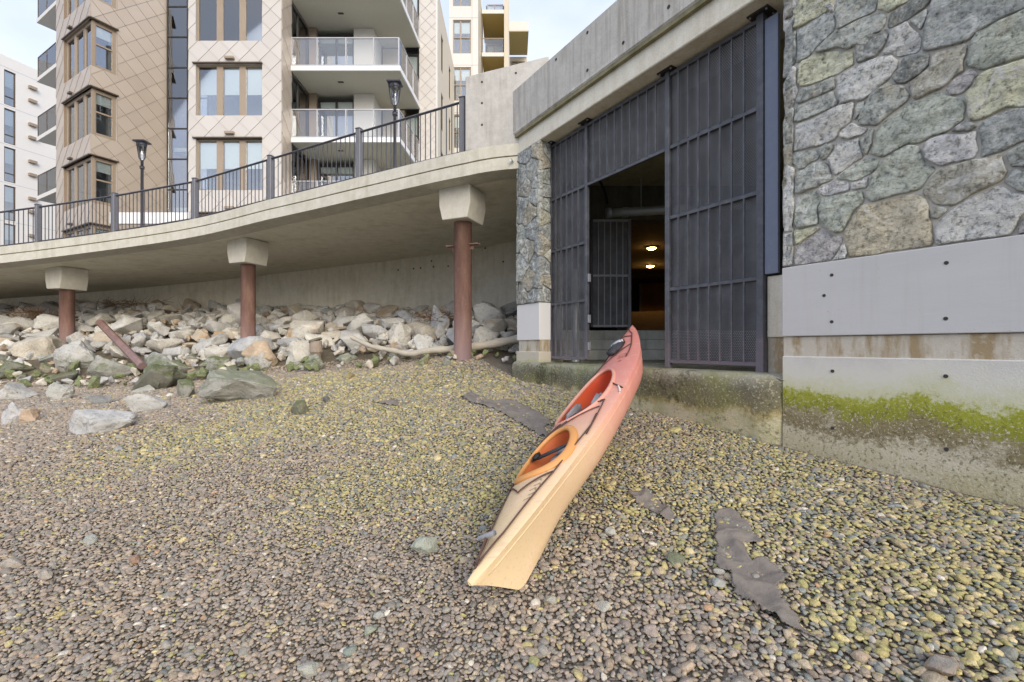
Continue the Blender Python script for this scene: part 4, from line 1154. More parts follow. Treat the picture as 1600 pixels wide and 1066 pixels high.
apt = tag(empty('apartment_building', (-13.9, 21, 2.6)), 'brown and pale diamond shingled apartment block with corner windows and glass balconies', 'building')
# middle block, facing the beach
CF = Fr((-13.87, 19.66), (1, 0))
rows = [3.485 + PITCH * k for k in range(4)]
hs = [(0.31, 3.16, z, z + 2.2) for z in rows]
facade(apt, CF, 0.0, 3.985, 2.6, 17.4, hs, 'shingle_pale', 'joint_pale')
for k, z in enumerate(rows):
    window(apt, CF, 0.31, 3.16, z, z + 2.2, [1.28, 2.26], blind=(0.0 if k == 3 else 0.55), mw=0.26, fw=0.05, room='room_curtain' if k == 3 else 'room_dark')
    CF.box('window_hood', 0.22, 3.18, -0.12, 0.06, z + 2.2, z + 2.25, 'bronze_dark', apt)
    CF.box('wall_light', 1.62, 2.0, -0.17, -0.04, z + 2.38, z + 2.47, 'bronze_frame', apt)
facade(apt, Fr((-9.885, 19.66), (0, 1), (-1, 0)), 0.0, 0.86, 2.6, 17.4, [], 'shingle_tan')
AX.box('building_core', -13.6, -10.25, 20.9, 30, 2.6, 17.4, 'shingle_joint', apt)
# tower with the corner bays
K = np.array((-19.67, 21.4)); D1 = np.array((0.492, 0.870)); D2 = np.array((-0.871, 0.492))
TR = Fr(K, D1); TL = Fr(K + D2 * 4.16, -D2)
wr0, wr1 = 0.0, TR.s_at(183)
trows = [6.72 + PITCH * k for k in range(-1, 4)]
facade(apt, TR, 0.0, 3.2, 2.6, 18.6, [(-0.01, wr1, z, z + 2.2) for z in trows], 'shingle_tan')
wl0 = TL.s_at(100)
facade(apt, TL, 0.0, 4.16, 2.6, 18.6, [(wl0, 4.2, z, z + 2.2) for z in trows], 'shingle_tan')
for z in trows:
    window(apt, TR, 0.06, wr1, z, z + 2.2, [], blind=0.25, fw=0.16, rail_z=z + 1.15, pad=0.0)
    window(apt, TL, wl0, 4.10, z, z + 2.2, [wl0 + (4.1 - wl0) * 0.36, wl0 + (4.1 - wl0) * 0.7], fw=0.12, mw=0.2, room='room_curtain', pad=0.0)
    TR.box('window_hood', -0.05, wr1 + 0.04, -0.1, 0.06, z + 2.2, z + 2.25, 'bronze_dark', apt)
    TL.box('window_hood', wl0 - 0.04, 4.19, -0.1, 0.06, z + 2.2, z + 2.25, 'bronze_dark', apt)
    TL.box('wall_light', wl0 + 0.9, wl0 + 1.2, -0.16, -0.04, z + 2.4, z + 2.48, 'bronze_dark', apt)
prism('building_core', [tuple(K + D1 * 0.35 * 1.8 + D2 * 1.3), tuple(K + D1 * 3.15 + D2 * 0.35), tuple(K + D1 * 9 + D2 * 0.35), tuple(K + D1 * 9 + D2 * 4.1), tuple(K + D1 * 1.3 + D2 * 4.1)], 2.6, 18.6, 'shingle_joint', apt)
TR.box('corner_trim', 3.2, 3.3, -0.06, 0.3, 2.6, 18.6, 'bronze_dark', apt)
# side balconies of the tower
TB = Fr(K + D2 * 6.95, -D2)
for k in range(4):
    z = 8.1 + PITCH * k
    TB.box('balcony_slab', 0.0, 2.78, -0.02, 2.2, z - 0.2, z, 'white_panel', apt)
    for s0, s1 in ((0.06, 1.3), (1.34, 2.7)):
        TB.box('balcony_glass', s0, s1, 0.03, 0.04, z + 0.06, z + 1.1, 'glass_rail', apt)
    boxes(TB, 'balcony_rail', [(0.03, 2.76, 0.015, 0.055, z + 1.1, z + 1.14), (0.02, 0.06, 0.015, 0.055, z, z + 1.1), (1.3, 1.34, 0.015, 0.055, z, z + 1.1), (0.02, 0.06, 2.1, 2.14, z, z + 1.1), (0.021, 0.059, 0.056, 2.1, z + 1.1, z + 1.14)], 'bronze_dark', apt)
# glazed stair between tower and block
GLF = Fr((-18.08, 24.0), (1, 0))
boxes(GLF, 'stair_mullions', [(0.0, 2.4, 0, 0.08, z - 0.03, z + 0.03) for z in np.arange(3.4, 20.0, 1.6)] + [(x, x + 0.05, -0.01, 0.09, 2.6, 20.5) for x in (0.0, 1.05, 2.1)], 'dark_frame', apt)
for z in np.arange(3.4, 19.0, 1.6):
    for s0 in (0.06, 1.11):
        GLF.box('stair_pane', s0, s0 + 0.98, 0.03, 0.04, z + 0.032, z + 1.568, 'glass', apt)
GLF.box('stair_back_wall', -0.3, 2.6, 2.2, 2.4, 2.6, 20.5, 'shingle_tan', apt)
for k in range(5):
    z = 4.0 + PITCH * k
    GLF.box('stair_landing', 0.0, 2.3, 0.5, 2.2, z, z + 0.2, 'soffit', apt)
    for s0 in (0.45, 0.8):
        GLF.box('stair_light', s0, s0 + 0.22, 0.9, 1.0, z - 0.06, z - 0.02, 'stair_lamp', apt)
AX.box('podium_band', -16.9, -13.6, 19.25, 19.45, 5.15, 5.62, 'white_paint', apt)
# balcony wing
slabs = [6.12 + PITCH * k for k in range(4)]
for z in slabs:
    prism('balcony_slab', [(-9.88, 20.50), (-5.05, 20.50), (-4.82, 23.8), (-9.88, 23.8)], z - 0.21, z - 0.01, 'soffit', apt)
    AX.box('balcony_fascia', -9.9, -4.99, 20.44, 20.498, z - 0.22, z, 'white_paint', apt)
    prism('balcony_fascia', [(-5.045, 20.5), (-4.985, 20.5), (-4.755, 23.8), (-4.815, 23.8)], z - 0.22, z, 'white_paint', apt)
    AX.box('soffit_light', -8.1, -7.85, 21.3, 21.4, z - 0.235, z - 0.212, 'bronze_dark', apt)
    xs_ = [-9.84, -8.70, -7.42, -6.18, -5.06]
    for a, b in zip(xs_[:-1], xs_[1:]):
        AX.box('balcony_glass', a + 0.05, b - 0.05, 20.47, 20.482, z + 0.05, z + 1.2, 'glass_rail', apt)
    boxes(AX, 'balcony_rail', [(a - 0.03, a + 0.03, 20.45, 20.5, z, z + 1.22) for a in xs_] + [(-9.87, -5.03, 20.452, 20.498, z + 1.22, z + 1.27), (-9.81, -5.09, 20.455, 20.495, z + 0.02, z + 0.05)], 'aluminium', apt)
    SB = Fr((-5.03, 20.52), (0.0695, 0.9976), (-0.9976, 0.0695))
    for k in range(3):
        SB.box('balcony_glass', 0.05 + k * 1.09, 1.08 + k * 1.09, 0.02, 0.032, z + 0.05, z + 1.2, 'glass_rail', apt)
    boxes(SB, 'balcony_rail', [(k * 1.09, k * 1.09 + 0.05, 0.0, 0.05, z + 0.001, z + 1.218) for k in range(1, 4)] + [(0.0, 3.3, 0.002, 0.048, z + 1.221, z + 1.268)], 'aluminium', apt)
    # rear wall of the balcony room
    window(apt, AX.__class__((-9.5, 22.4), (1, 0)), 0.0, 1.78, z + 0.05, z + 2.75, [0.9], 'dark_frame', blind=0.12, fw=0.08, c0=0.02, room='room_curtain')
    AX.box('white_pier', -7.72, -6.76, 22.36, 23.7, z, z + PITCH - 0.22, 'white_panel', apt)
    AX.box('brown_pier', -9.88, -9.52, 22.3, 22.6, z, z + PITCH - 0.22, 'bronze_frame', apt)
    window(apt, Fr((-9.88, 20.62), (0, 1), (-1, 0)), 0.0, 1.6, z + 0.02, z + 2.85, [0.6], 'dark_frame', blind=0.0, fw=0.07, c0=0.0, room='room_curtain')
    window(apt, Fr((-5.6, 23.95), (1, 0)), 0.0, 0.72, z + 0.3, z + 2.75, [], 'dark_frame', blind=0.4, fw=0.07, c0=0.0, rail_z=z + 1.4)
    AX.box('rear_wall', -6.74, -5.62, 23.9, 24.2, z, z + PITCH - 0.22, 'cream_panel', apt)
AX.box('building_core', -9.9, -4.9, 25.2, 31, 2.6, 18.6, 'shingle_joint', apt)
PW = Fr((-4.82, 23.82), (1, 0))
facade(apt, PW, 0.0, 0.86, 2.6, 18.6, [], 'shingle_pale', 'joint_pale', tile=0.46)
PW.box('corner_trim', 0.86, 0.95, -0.03, 0.3, 2.6, 18.6, 'white_panel', apt)
SW = Fr((-3.87, 23.85), (0, 1), (-1, 0))
sl = [(1.2, 1.9, z - 0.6, z + 1.4) for z in slabs] + [(4.3, 5.0, z - 0.4, z + 1.6) for z in slabs]
facade(apt, SW, 0.0, 6.9, 2.6, 18.6, sl, 'cream_panel', tile=0)
for a, b, c, d in sl: window(apt, SW, a, b, c, d, [], 'dark_frame', fw=0.06, c0=0.03)

# paler wing farther along
wing = tag(empty('apartment_building', (-3.2, 31, 2.6)), 'cream panelled apartment wing with stacked yellow lit balconies behind the concrete wall', 'building')
WF = Fr((-4.25, 31.0), (1, 0))
w0, w1 = WF.s_at(707.6), WF.s_at(736)
wrows = [10.2 + PITCH * k for k in range(5)]
facade(wing, WF, 0.0, 1.95, 2.6, 25.6, [(w0, w1, z, z + 2.28) for z in wrows], 'white_panel', tile=0)
for z in wrows:
    window(wing, WF, w0, w1, z, z + 2.28, [w0 + (w1 - w0) * 0.42], 'bronze_frame', blind=0.35, fw=0.07, rail_z=z + 1.1, c0=0.06)
    WF.box('panel_joint', 0.0, 1.95, -0.003, 0.0, z + 2.40, z + 2.42, 'bronze_frame', wing)
    WF.box('panel_joint', w1 + 0.06, w1 + 0.075, -0.004, 0.0, z - 0.9, z + 2.4, 'bronze_frame', wing)
Fr((-2.30, 31.3), (0, 1), (-1, 0)).box('side_wall', 0.0, 5.0, 0.0, 0.3, 2.6, 25.6, 'cream_panel', wing)
WB = Fr((-2.25, 34.2), (1, 0))
for k in range(5):
    z = 12.3 + PITCH * k
    WB.box('balcony_slab', 0.0, 1.65, 0.05, 3.4, z - 0.25, z, 'sunlit_soffit', wing)
    WB.box('balcony_fascia', 0.0, 1.65, 0.0, 0.048, z - 0.27, z + 0.02, 'white_panel', wing)
    WB.box('balcony_glass', 0.05, 1.60, 0.02, 0.03, z + 0.06, z + 1.05, 'glass_rail', wing)
    WB.box('balcony_rail', 0.02, 1.63, 0.0, 0.05, z + 1.05, z + 1.1, 'bronze_frame', wing)
    window(wing, Fr((-2.1, 36.6), (1, 0)), 0.1, 1.4, z + 0.02, z + 2.2, [0.7], 'bronze_frame', blind=0.4, c0=0.0)
WB.box('side_pier', 1.66, 2.0, -0.02, 4.0, 2.6, 28.0, 'cream_panel', wing)
AX.box('rear_wall', -2.2, -0.6, 37.8, 38.2, 2.6, 27.5, 'cream_panel', wing)
LB = Fr((-0.24, 38.0), (1, 0))
LB.box('roof_edge', 0.0, 1.62, 0.0, 3.2, 26.15, 26.9, 'white_panel', wing)
LB.box('roof_soffit', 0.03, 1.59, 0.02, 3.0, 26.10, 26.148, 'sunlit_soffit', wing)
LB.box('rear_wall', 0.0, 1.6, 3.4, 3.7, 2.6, 26.15, 'cream_panel', wing)
for z in (20.0, 23.2): window(wing, Fr((-0.1, 41.3), (1, 0)), 0.0, 1.3, z, z + 2.5, [0.65], 'bronze_frame', blind=0.4, c0=0.0)
WF.box('building_core', 0.0, 1.9, 1.3, 3.0, 2.6, 25.6, 'shingle_joint', wing)

# white building far left
wb = tag(empty('apartment_building', (-40.7, 37.3, 1.5)), 'white stucco apartment building with tall windows beyond the brown tower', 'building')
WBF = Fr((-40.7, 37.3), (0.291, 0.957))
v0, v1 = WBF.s_at(6.5), WBF.s_at(25)
wz = [20.05 - 3.1 * k for k in range(6)]
hs = [(v0, v1, z - 0.55, z + 2.25) for z in wz] + [(v1 + 4.6, v1 + 6.4, z - 0.55, z + 2.25) for z in wz]
facade(wb, WBF, -12.0, 14.0, 0.5, 23.4, hs, 'white_stucco', tile=0)
for h in hs: window(wb, WBF, *h, [], 'bronze_dark', blind=0.45, fw=0.07, rail_z=h[2] + 0.7, room='room_curtain')
for z in wz:
    for dz in (1.5, 0.4):
        WBF.box('vent_hood', v1 + 0.75, v1 + 1.25, -0.25, 0.0, z + dz, z + dz + 0.22, 'bronze_frame', wb)
    WBF.box('panel_joint', -12, 14, -0.004, 0.0, z + 2.42, z + 2.45, 'aluminium', wb)
for z in wz[1:4]:
    WBF.box('balcony_slab', v1 + 3.6, v1 + 7.0, -1.6, 0.0, z - 0.9, z - 0.7, 'white_panel', wb)
    boxes(WBF, 'balcony_rail', [(v1 + 3.6, v1 + 7.0, -1.6, -1.55, z + 0.35, z + 0.4)] + [(v1 + 3.6 + 0.28 * k, v1 + 3.63 + 0.28 * k, -1.59, -1.56, z - 0.7, z + 0.35) for k in range(12)], 'dark_frame', wb)
WBF.box('building_core', -11.9, 13.9, 1.3, 14, 0.5, 23.3, 'white_stucco', wb)

# ------------------------------------------------------------------ boulders
def boulder_mesh(seed, flat=1.0, npts=12, cuts=3, rough=1.0):
    r = random.Random(seed)
    bm = bmesh.new()
    for k in range(npts):
        v = Vector((r.gauss(0, 1), r.gauss(0, 1), r.gauss(0, 1))).normalized() * r.uniform(0.82, 1.0)
        bm.verts.new((v.x * 0.5, v.y * 0.5, v.z * 0.5 * flat))
    h = bmesh.ops.convex_hull(bm, input=bm.verts[:])
    junk = [g for g in h['geom_interior'] if isinstance(g, bmesh.types.BMVert)]
    if junk: bmesh.ops.delete(bm, geom=junk, context='VERTS')
    bmesh.ops.bevel(bm, geom=bm.edges[:], offset=0.022, segments=1, affect='EDGES')
    bmesh.ops.triangulate(bm, faces=bm.faces[:])
    bmesh.ops.subdivide_edges(bm, edges=bm.edges[:], cuts=cuts - 1, use_grid_fill=True)
    for v in bm.verts:
        n = v.co.normalized()
        v.co += n * rough * (0.05 * mnoise.noise(v.co * 3.1 + Vector((seed, 0, 0))) + 0.022 * mnoise.noise(v.co * 9 + Vector((0, seed, 0))) + (0.012 * mnoise.noise(v.co * 21 + Vector((seed, seed, 0))) if cuts > 3 else 0))
    me = bpy.data.meshes.new('boulder')
    bm.to_mesh(me); bm.free()
    me.polygons.foreach_set('use_smooth', [True] * len(me.polygons))
    try: me.set_sharp_from_angle(angle=R(24))
    except Exception: pass
    me.materials.append(MAT['boulder'])
    return me
BM = [boulder_mesh(k, random.uniform(0.7, 1.0)) for k in range(16)]
def put_rock(name, x, y, z, sx, sy, sz, rot, col, moss, label, cat, group=None, mesh=None):
    o = bpy.data.objects.new(name, mesh or random.choice(BM)); COL.objects.link(o)
    o.location = (x, y, z); o.scale = (sx, sy, sz); o.rotation_euler = rot
    o.color = (*col, moss)
    return tag(o, label, cat, group)
PALER = (0.70, 0.66, 0.57); WARM = (0.66, 0.58, 0.45); GR = (0.52, 0.51, 0.48); BLU = (0.50, 0.51, 0.53); WHT = (0.76, 0.74, 0.68); ORG = (0.50, 0.32, 0.18)
HERO = []
def hero(x0, x1, y0, y1, col, moss, label, flat=0.6, tilt=0.0, seed=None, deep=0.8):
    """A boulder read off the photo: pixel box of its outline, standing on the beach at its lower edge."""
    X, Y, Z = ghit((x0 + x1) / 2, y1)
    w = (x1 - x0) / FPX * Y; h = (y1 - y0) / FPX * Y
    Y += w * deep * 0.3
    w *= 1.08
    me = boulder_mesh(seed if seed is not None else 300 + len(HERO), 1.0, 13, 6, 1.7)
    HERO.append((X, Y, w * 0.5))
    return put_rock('boulder', X, Y, Z + h * 0.36, w, w * deep, h * 1.55, (random.uniform(-.15, .15), tilt, random.uniform(-0.4, 0.4)), col, moss, label, 'boulder', mesh=me)
hero(85, 190, 636, 679, (0.50, 0.50, 0.50), 0.0, 'flat pale grey angular boulder lying alone on the open pebbles', tilt=0.12)
hero(185, 248, 612, 645, GR, 0.0, 'grey rounded boulder just behind the flat pale grey boulder')
hero(296, 425, 573, 631, GR, 0.65, 'large grey boulder with a bright green mossy sloping side', tilt=0.18, seed=11)
hero(255, 302, 594, 623, GR, 0.9, 'small mossy grey boulder tucked against the large green sided boulder')
hero(160, 268, 560, 613, (0.20, 0.20, 0.17), 1.0, 'dark wedge shaped mossy boulder below the tilted rusty bar', tilt=-0.25)
hero(114, 212, 549, 592, GR, 0.9, 'mossy grey boulder beside the dark wedge shaped one')
hero(72, 148, 536, 580, GR, 0.9, 'grey green boulder at the foot of the farthest steel pile')
hero(8, 92, 520, 562, WARM, 0.2, 'big tan boulder at the edge of the bank under the boardwalk end')
hero(-20, 42, 565, 592, (0.25, 0.26, 0.2), 1.0, 'low flat boulder covered in bright green moss at the picture edge')
hero(-20, 38, 596, 626, GR, 0.0, 'dark bottomed grey boulder at the left edge above the bluish stone', seed=4)
hero(-4, 34, 625, 664, (0.6, 0.6, 0.62), 0.0, 'pale bluish stone at the left edge of the beach')
hero(22, 56, 640, 661, ORG, 0.0, 'brown rusty coloured stone leaning on the pale bluish stone')
hero(373, 426, 546, 581, GR, 1.0, 'mossy boulder standing against the middle steel pile')
hero(308, 358, 557, 588, GR, 1.0, 'bright green topped boulder behind the large green sided one')
hero(432, 492, 533, 572, PALER, 0.4, 'broad pale boulder beside the weathered timber stump')
hero(468, 502, 554, 581, (0.35, 0.36, 0.3), 1.0, 'small mossy boulder in front of the weathered timber stump')
hero(520, 556, 552, 571, (0.34, 0.36, 0.28), 0.9, 'low mossy stone at the foot of the bank behind the bent driftwood')
hero(643, 676, 552, 573, (0.5, 0.5, 0.25), 1.0, 'yellow green mossy boulder in front of the bent driftwood')
hero(690, 706, 560, 573, (0.3, 0.32, 0.26), 0.8, 'small dark mossy stone near the pile with flanges')
hero(600, 645, 501, 541, PALER, 0.0, 'round cream boulder in the bank above the bent driftwood')
hero(666, 706, 479, 522, BLU, 0.0, 'big bluish grey boulder in the bank beside the pile with flanges')
hero(596, 652, 517, 552, GR, 0.0, 'long grey slab boulder right behind the bent driftwood')
hero(447, 483, 626, 650, (0.24, 0.22, 0.12), 0.9, 'brown mossy stone alone on the yellow green pebbles')
hero(498, 517, 616, 630, (0.16, 0.17, 0.18), 0.0, 'small dark grey stone alone on the pebbles')
hero(535, 553, 582, 593, (0.45, 0.34, 0.12), 0.3, 'small yellow brown stone near the foot of the bank')
hero(62, 105, 600, 627, GR, 0.2, 'grey stone on the shingle in front of the farthest pile')
hero(125, 165, 618, 634, (0.22, 0.22, 0.21), 0.0, 'low dark stone on the shingle behind the flat pale grey boulder')
hero(200, 232, 600, 614, GR, 0.2, 'flat grey stone in front of the dark wedge shaped boulder')
hero(24, 50, 588, 602, BLU, 0.1, 'bluish flat stone on the shingle near the left edge of the beach')
# loose cobbles on the pebbles
def cobble(px, py, wpx, asp, col, label, moss=0.0):
    X, Y, Z = ghit(px, py); w = wpx / FPX * Y
    o = put_rock('cobble', X, Y, Z + w * 0.17, w, w * asp, w * 0.6, (random.uniform(-.2, .2), random.uniform(-.2, .2), random.uniform(-1, 1)), col, moss, label, 'stone', mesh=boulder_mesh(700 + int(px), 1.0, 22))
cobble(142, 850, 32, 0.6, (0.48, 0.49, 0.44), 'pale grey green cobble alone on the brown pebbles near the left edge')
cobble(210, 880, 28, 0.5, (0.34, 0.17, 0.10), 'reddish brown cobble on the brown pebbles')
cobble(1057, 880, 36, 0.9, (0.30, 0.36, 0.24), 'greenish cobble with moss on one side, left of the big cloth scrap', 0.8)
cobble(1122, 918, 34, 0.7, (0.42, 0.44, 0.42), 'grey cobble touching the big cloth scrap')
cobble(547, 1022, 24, 0.95, (0.26, 0.33, 0.27), 'round dark green cobble near the bottom edge')
cobble(579, 990, 24, 0.9, (0.36, 0.40, 0.28), 'round light green cobble just behind the dark green one')
cobble(592, 966, 22, 0.9, (0.42, 0.42, 0.38), 'grey cobble behind the two green cobbles')
cobble(1018, 992, 28, 1.2, (0.48, 0.36, 0.30), 'pinkish cobble near the bottom edge below the kayak stern')
cobble(942, 955, 34, 0.7, (0.46, 0.44, 0.36), 'beige cobble right of the kayak stern')
cobble(955, 835, 26, 0.8, (0.44, 0.44, 0.40), 'pale cobble on the pebbles right of the kayak flank')
cobble(860, 945, 30, 0.6, (0.44, 0.42, 0.33), 'tan cobble just below the kayak stern')
cobble(838, 990, 22, 0.7, (0.50, 0.40, 0.28), 'orange tan cobble below the kayak stern near the bottom')
cobble(665, 862, 54, 0.6, (0.34, 0.38, 0.30), 'flat greenish slab stone half buried left of the kayak stern')
cobble(482, 1055, 40, 0.8, (0.50, 0.50, 0.42), 'pale flat cobble cut by the bottom edge')
cobble(20, 888, 36, 0.5, (0.36, 0.30, 0.24), 'brown elongated cobble at the left edge')
cobble(70, 905, 40, 0.45, (0.46, 0.40, 0.32), 'tan elongated cobble near the left edge')
cobble(725, 697, 18, 0.8, (0.26, 0.24, 0.12), 'small brown mossy cobble left of the kayak middle')
cobble(185, 705, 16, 0.7, (0.46, 0.46, 0.46), 'little grey cobble right below the flat pale grey boulder')
cobble(1125, 898, 22, 0.7, (0.46, 0.44, 0.38), 'small tan cobble on the left rim of the big cloth scrap')
cobble(1475, 1055, 62, 0.8, (0.28, 0.26, 0.24), 'flat dark brown stone at the bottom edge on the right')

# riprap bank: every boulder that shows
def wpt(px, py, Y, dz=0): return ((px - 800) / FPX * Y, Y, (HORIZON - py) / FPX * Y + dz)
LOG = [wpt(549, 527, 10.25), wpt(580, 541, 10.0), wpt(615, 548, 9.85), wpt(641, 553, 9.7), wpt(670, 548, 9.62), wpt(710, 545, 9.6), wpt(760, 539, 9.55), wpt(812, 529, 9.5)]
placed = [(p.x, p.y - 0.1, 0.42) for p in spline(LOG, 4)] + [(*wpt(494, 560, 10.45)[:2], 0.4), (wpt(494, 560, 10.45)[0] + 0.02, 10.1, 0.3)] + [(x, y, r) for x, y, r in HERO] + [(-0.99, 9.23, 0.3), (-7.1, 12.33, 0.3), (-13.35, 13.75, 0.3)]
count = 0
CLS = [('pale grey', [PALER, GR, WHT]), ('tan', [WARM, (0.56, 0.46, 0.33)]), ('bluish grey', [BLU, (0.44, 0.45, 0.47)])]
for tries in range(40000):
    if count >= 290: break
    x = random.uniform(-19.5, 0.1)
    ty = float(np.interp(x, TOE[:, 0], TOE[:, 1])); by = back_y(x)
    f = random.random(); y = ty + 0.1 + f * (by - ty - 0.25)
    if abs(x / y) > 1.2: continue
    sz = random.uniform(0.6, 1.25) * (0.85 if f > 0.6 else 1.0)
    if tries > 3000: sz = random.uniform(0.35, 0.6)
    if any((x - a) ** 2 + (y - b) ** 2 < (0.40 * sz + 0.72 * r) ** 2 for a, b, r in placed): continue
    placed.append((x, y, sz * 0.5)); count += 1
    low = f < 0.16
    nm, cols = ('pale grey', CLS[0][1]) if random.random() < 0.55 else random.choice(CLS)
    col = random.choice(cols)
    kf = random.uniform(0.84, 1.12); col = tuple(min(1, c * kf) for c in col)
    u_ = x / y * FPX + 800
    zone = 'beyond the farthest steel pile' if u_ < 98 else 'between farthest and middle pile' if u_ < 386 else 'between middle pile and timber stump' if u_ < 494 else 'above the bent driftwood' if u_ < 706 else 'between the flanged pile and the boathouse'
    lev = 'mossy foot' if low else 'middle' if f < 0.5 else 'top row'
    lab = f'{nm} riprap boulder, {lev} of bank {zone}'
    put_rock('riprap_boulder', x, y, gz(x, y) + 0.12 * sz + 0.05, sz * random.uniform(0.95, 1.35), sz * random.uniform(0.8, 1.1), sz * random.uniform(0.6, 0.95),
             (random.uniform(-.5, .5), random.uniform(-.5, .5), random.uniform(0, 6.28)), col, 0.9 if low else 0.15, lab, 'boulder', f'{nm} riprap boulders, {lev}, {zone}')

# ------------------------------------------------------------------ pebbles and rubble (instanced masses)
def pebble_protos(tag_, n, mat, flat, subdiv=2):
    col = bpy.data.collections.new(tag_)
    for k in range(n):
        bm = bmesh.new(); bmesh.ops.create_icosphere(bm, subdivisions=subdiv, radius=0.5)
        for v in bm.verts:
            q = v.co * 1.7 + Vector((k * 7.1, k * 3.3, 0))
            v.co *= 1 + 0.42 * mnoise.noise(q) + 0.20 * mnoise.noise(q * 2.3)
            v.co.z *= flat[0] + (flat[1] - flat[0]) * ((k * 0.37) % 1); v.co.y *= 0.68 + 0.30 * ((k * 0.61) % 1)
        me = bpy.data.meshes.new('pebble_shape'); bm.to_mesh(me); bm.free()
        me.polygons.foreach_set('use_smooth', [True] * len(me.polygons)); me.materials.append(MAT[mat])
        col.objects.link(bpy.data.objects.new('pebble_shape', me))
    return col
def scatter(name, P, colr, rot, scl, coll, nproto, label, cat):
    me = bpy.data.meshes.new(name); me.from_pydata(P.tolist(), [], [])
    for an, typ, data in (('pc', 'FLOAT_COLOR', colr), ('rot', 'FLOAT_VECTOR', rot), ('scl', 'FLOAT_VECTOR', scl)):
        a = me.attributes.new(an, typ, 'POINT')
        a.data.foreach_set('color' if typ == 'FLOAT_COLOR' else 'vector', np.asarray(data, np.float32).ravel())
    a = me.attributes.new('pid', 'INT', 'POINT'); a.data.foreach_set('value', rng.integers(0, nproto, len(P)).astype(np.int32))
    o = bpy.data.objects.new(name, me); COL.objects.link(o)
    ng = bpy.data.node_groups.new(name + '_nodes', 'GeometryNodeTree')
    ng.interface.new_socket('Geometry', in_out='INPUT', socket_type='NodeSocketGeometry')
    ng.interface.new_socket('Geometry', in_out='OUTPUT', socket_type='NodeSocketGeometry')
    gi = ng.nodes.new('NodeGroupInput'); go = ng.nodes.new('NodeGroupOutput')
    ip = ng.nodes.new('GeometryNodeInstanceOnPoints'); ci = ng.nodes.new('GeometryNodeCollectionInfo')
    ci.inputs['Collection'].default_value = coll; ci.inputs['Separate Children'].default_value = True; ci.inputs['Reset Children'].default_value = True
    ip.inputs['Pick Instance'].default_value = True
    def attr(nm, dt):
        nd = ng.nodes.new('GeometryNodeInputNamedAttribute'); nd.data_type = dt; nd.inputs['Name'].default_value = nm; return nd.outputs['Attribute']
    L = ng.links.new
    L(gi.outputs[0], ip.inputs['Points']); L(ci.outputs[0], ip.inputs['Instance'])
    L(attr('pid', 'INT'), ip.inputs['Instance Index']); L(attr('rot', 'FLOAT_VECTOR'), ip.inputs['Rotation']); L(attr('scl', 'FLOAT_VECTOR'), ip.inputs['Scale'])
    L(ip.outputs[0], go.inputs[0])
    md = o.modifiers.new('scatter', 'NODES'); md.node_group = ng
    return tag(o, label, cat, kind='stuff')

def hexgrid(y0, y1, sp, x0=-99, x1=99):
    ys = np.arange(y0, y1, sp * 0.866); out = []
    for j, y in enumerate(ys):
        wv = 0.25 * math.sin(y * 2.3) + 0.1 * math.sin(y * 7.1)
        lo = max(x0 + wv if x0 > -50 else -99, -1.28 * y - 0.5); hi = min(1.28 * y + 0.6, (C_LEDGE + 0.02 - 0.5312 * y) / 0.8472, x1 + wv)
        if hi <= lo: continue
        xs = np.arange(lo, hi, sp) + (sp / 2 if j % 2 else 0)
        out.append(np.stack([xs, np.full_like(xs, y)], 1))
    P = np.concatenate(out); P += rng.uniform(-0.42, 0.42, P.shape) * sp
    return np.concatenate([P, np.full((len(P), 1), sp)], 1)
PB = np.concatenate([hexgrid(0.8, 4.4, 0.0215, -99, 0.15), hexgrid(0.8, 4.4, 0.0265, 0.15, 99), hexgrid(4.4, 7.0, 0.028), hexgrid(7.0, 11.3, 0.038)])
ty = np.interp(PB[:, 0], TOE[:, 0], TOE[:, 1])
PB = PB[PB[:, 1] < ty + 0.4]
n = len(PB)
def field(x, y, sc, seed):
    return np.array([mnoise.noise((a * sc, b * sc, seed)) for a, b in zip(x, y)])
n1 = field(PB[:, 0], PB[:, 1], 0.9, 2.0); n2 = field(PB[:, 0], PB[:, 1], 2.7, 9.0)
# tidal algae patches: where the stones are yellow-green
AL = [(620, 650, 1.3), (850, 640, 1.0), (700, 720, 1.0), (560, 760, 0.7), (780, 760, 0.8), (1100, 760, 0.9), (1300, 800, 0.8), (1450, 900, 0.7), (1550, 820, 0.8), (1200, 700, 1.0),
      (470, 640, 1.2), (950, 730, 0.8), (1580, 980, 0.6), (1350, 950, 0.5), (700, 600, 1.4), (1130, 830, 0.5), (520, 600, 1.6), (330, 680, 0.9), (1000, 760, 0.6)]
yw = np.zeros(n)
for px, py, r in AL:
    X, Y, _ = ghit(px, py)
    yw = np.maximum(yw, np.exp(-((PB[:, 0] - X) ** 2 + (PB[:, 1] - Y) ** 2) / (2 * (0.72 * r) ** 2)))
yw = np.clip(yw * 1.15 + 0.30 * n1 + 0.22 * n2, 0.04, 0.97)
palette_b = np.array([(0.31, 0.262, 0.215), (0.26, 0.225, 0.195), (0.35, 0.295, 0.235), (0.28, 0.258, 0.235), (0.21, 0.195, 0.175), (0.40, 0.345, 0.25), (0.32, 0.26, 0.195), (0.24, 0.235, 0.21)])
palette_y = np.array([(0.42, 0.375, 0.165), (0.36, 0.34, 0.145), (0.19, 0.215, 0.21), (0.24, 0.25, 0.215), (0.47, 0.415, 0.23), (0.29, 0.29, 0.135), (0.41, 0.36, 0.18), (0.35, 0.30, 0.18), (0.21, 0.225, 0.195), (0.30, 0.26, 0.19)])
pick = rng.random(n) < yw
colr = np.where(pick[:, None], palette_y[rng.integers(0, len(palette_y), n)], palette_b[rng.integers(0, len(palette_b), n)])
rare = rng.random(n)
colr = np.where((rare < 0.02)[:, None], np.array((0.52, 0.50, 0.44)), colr)
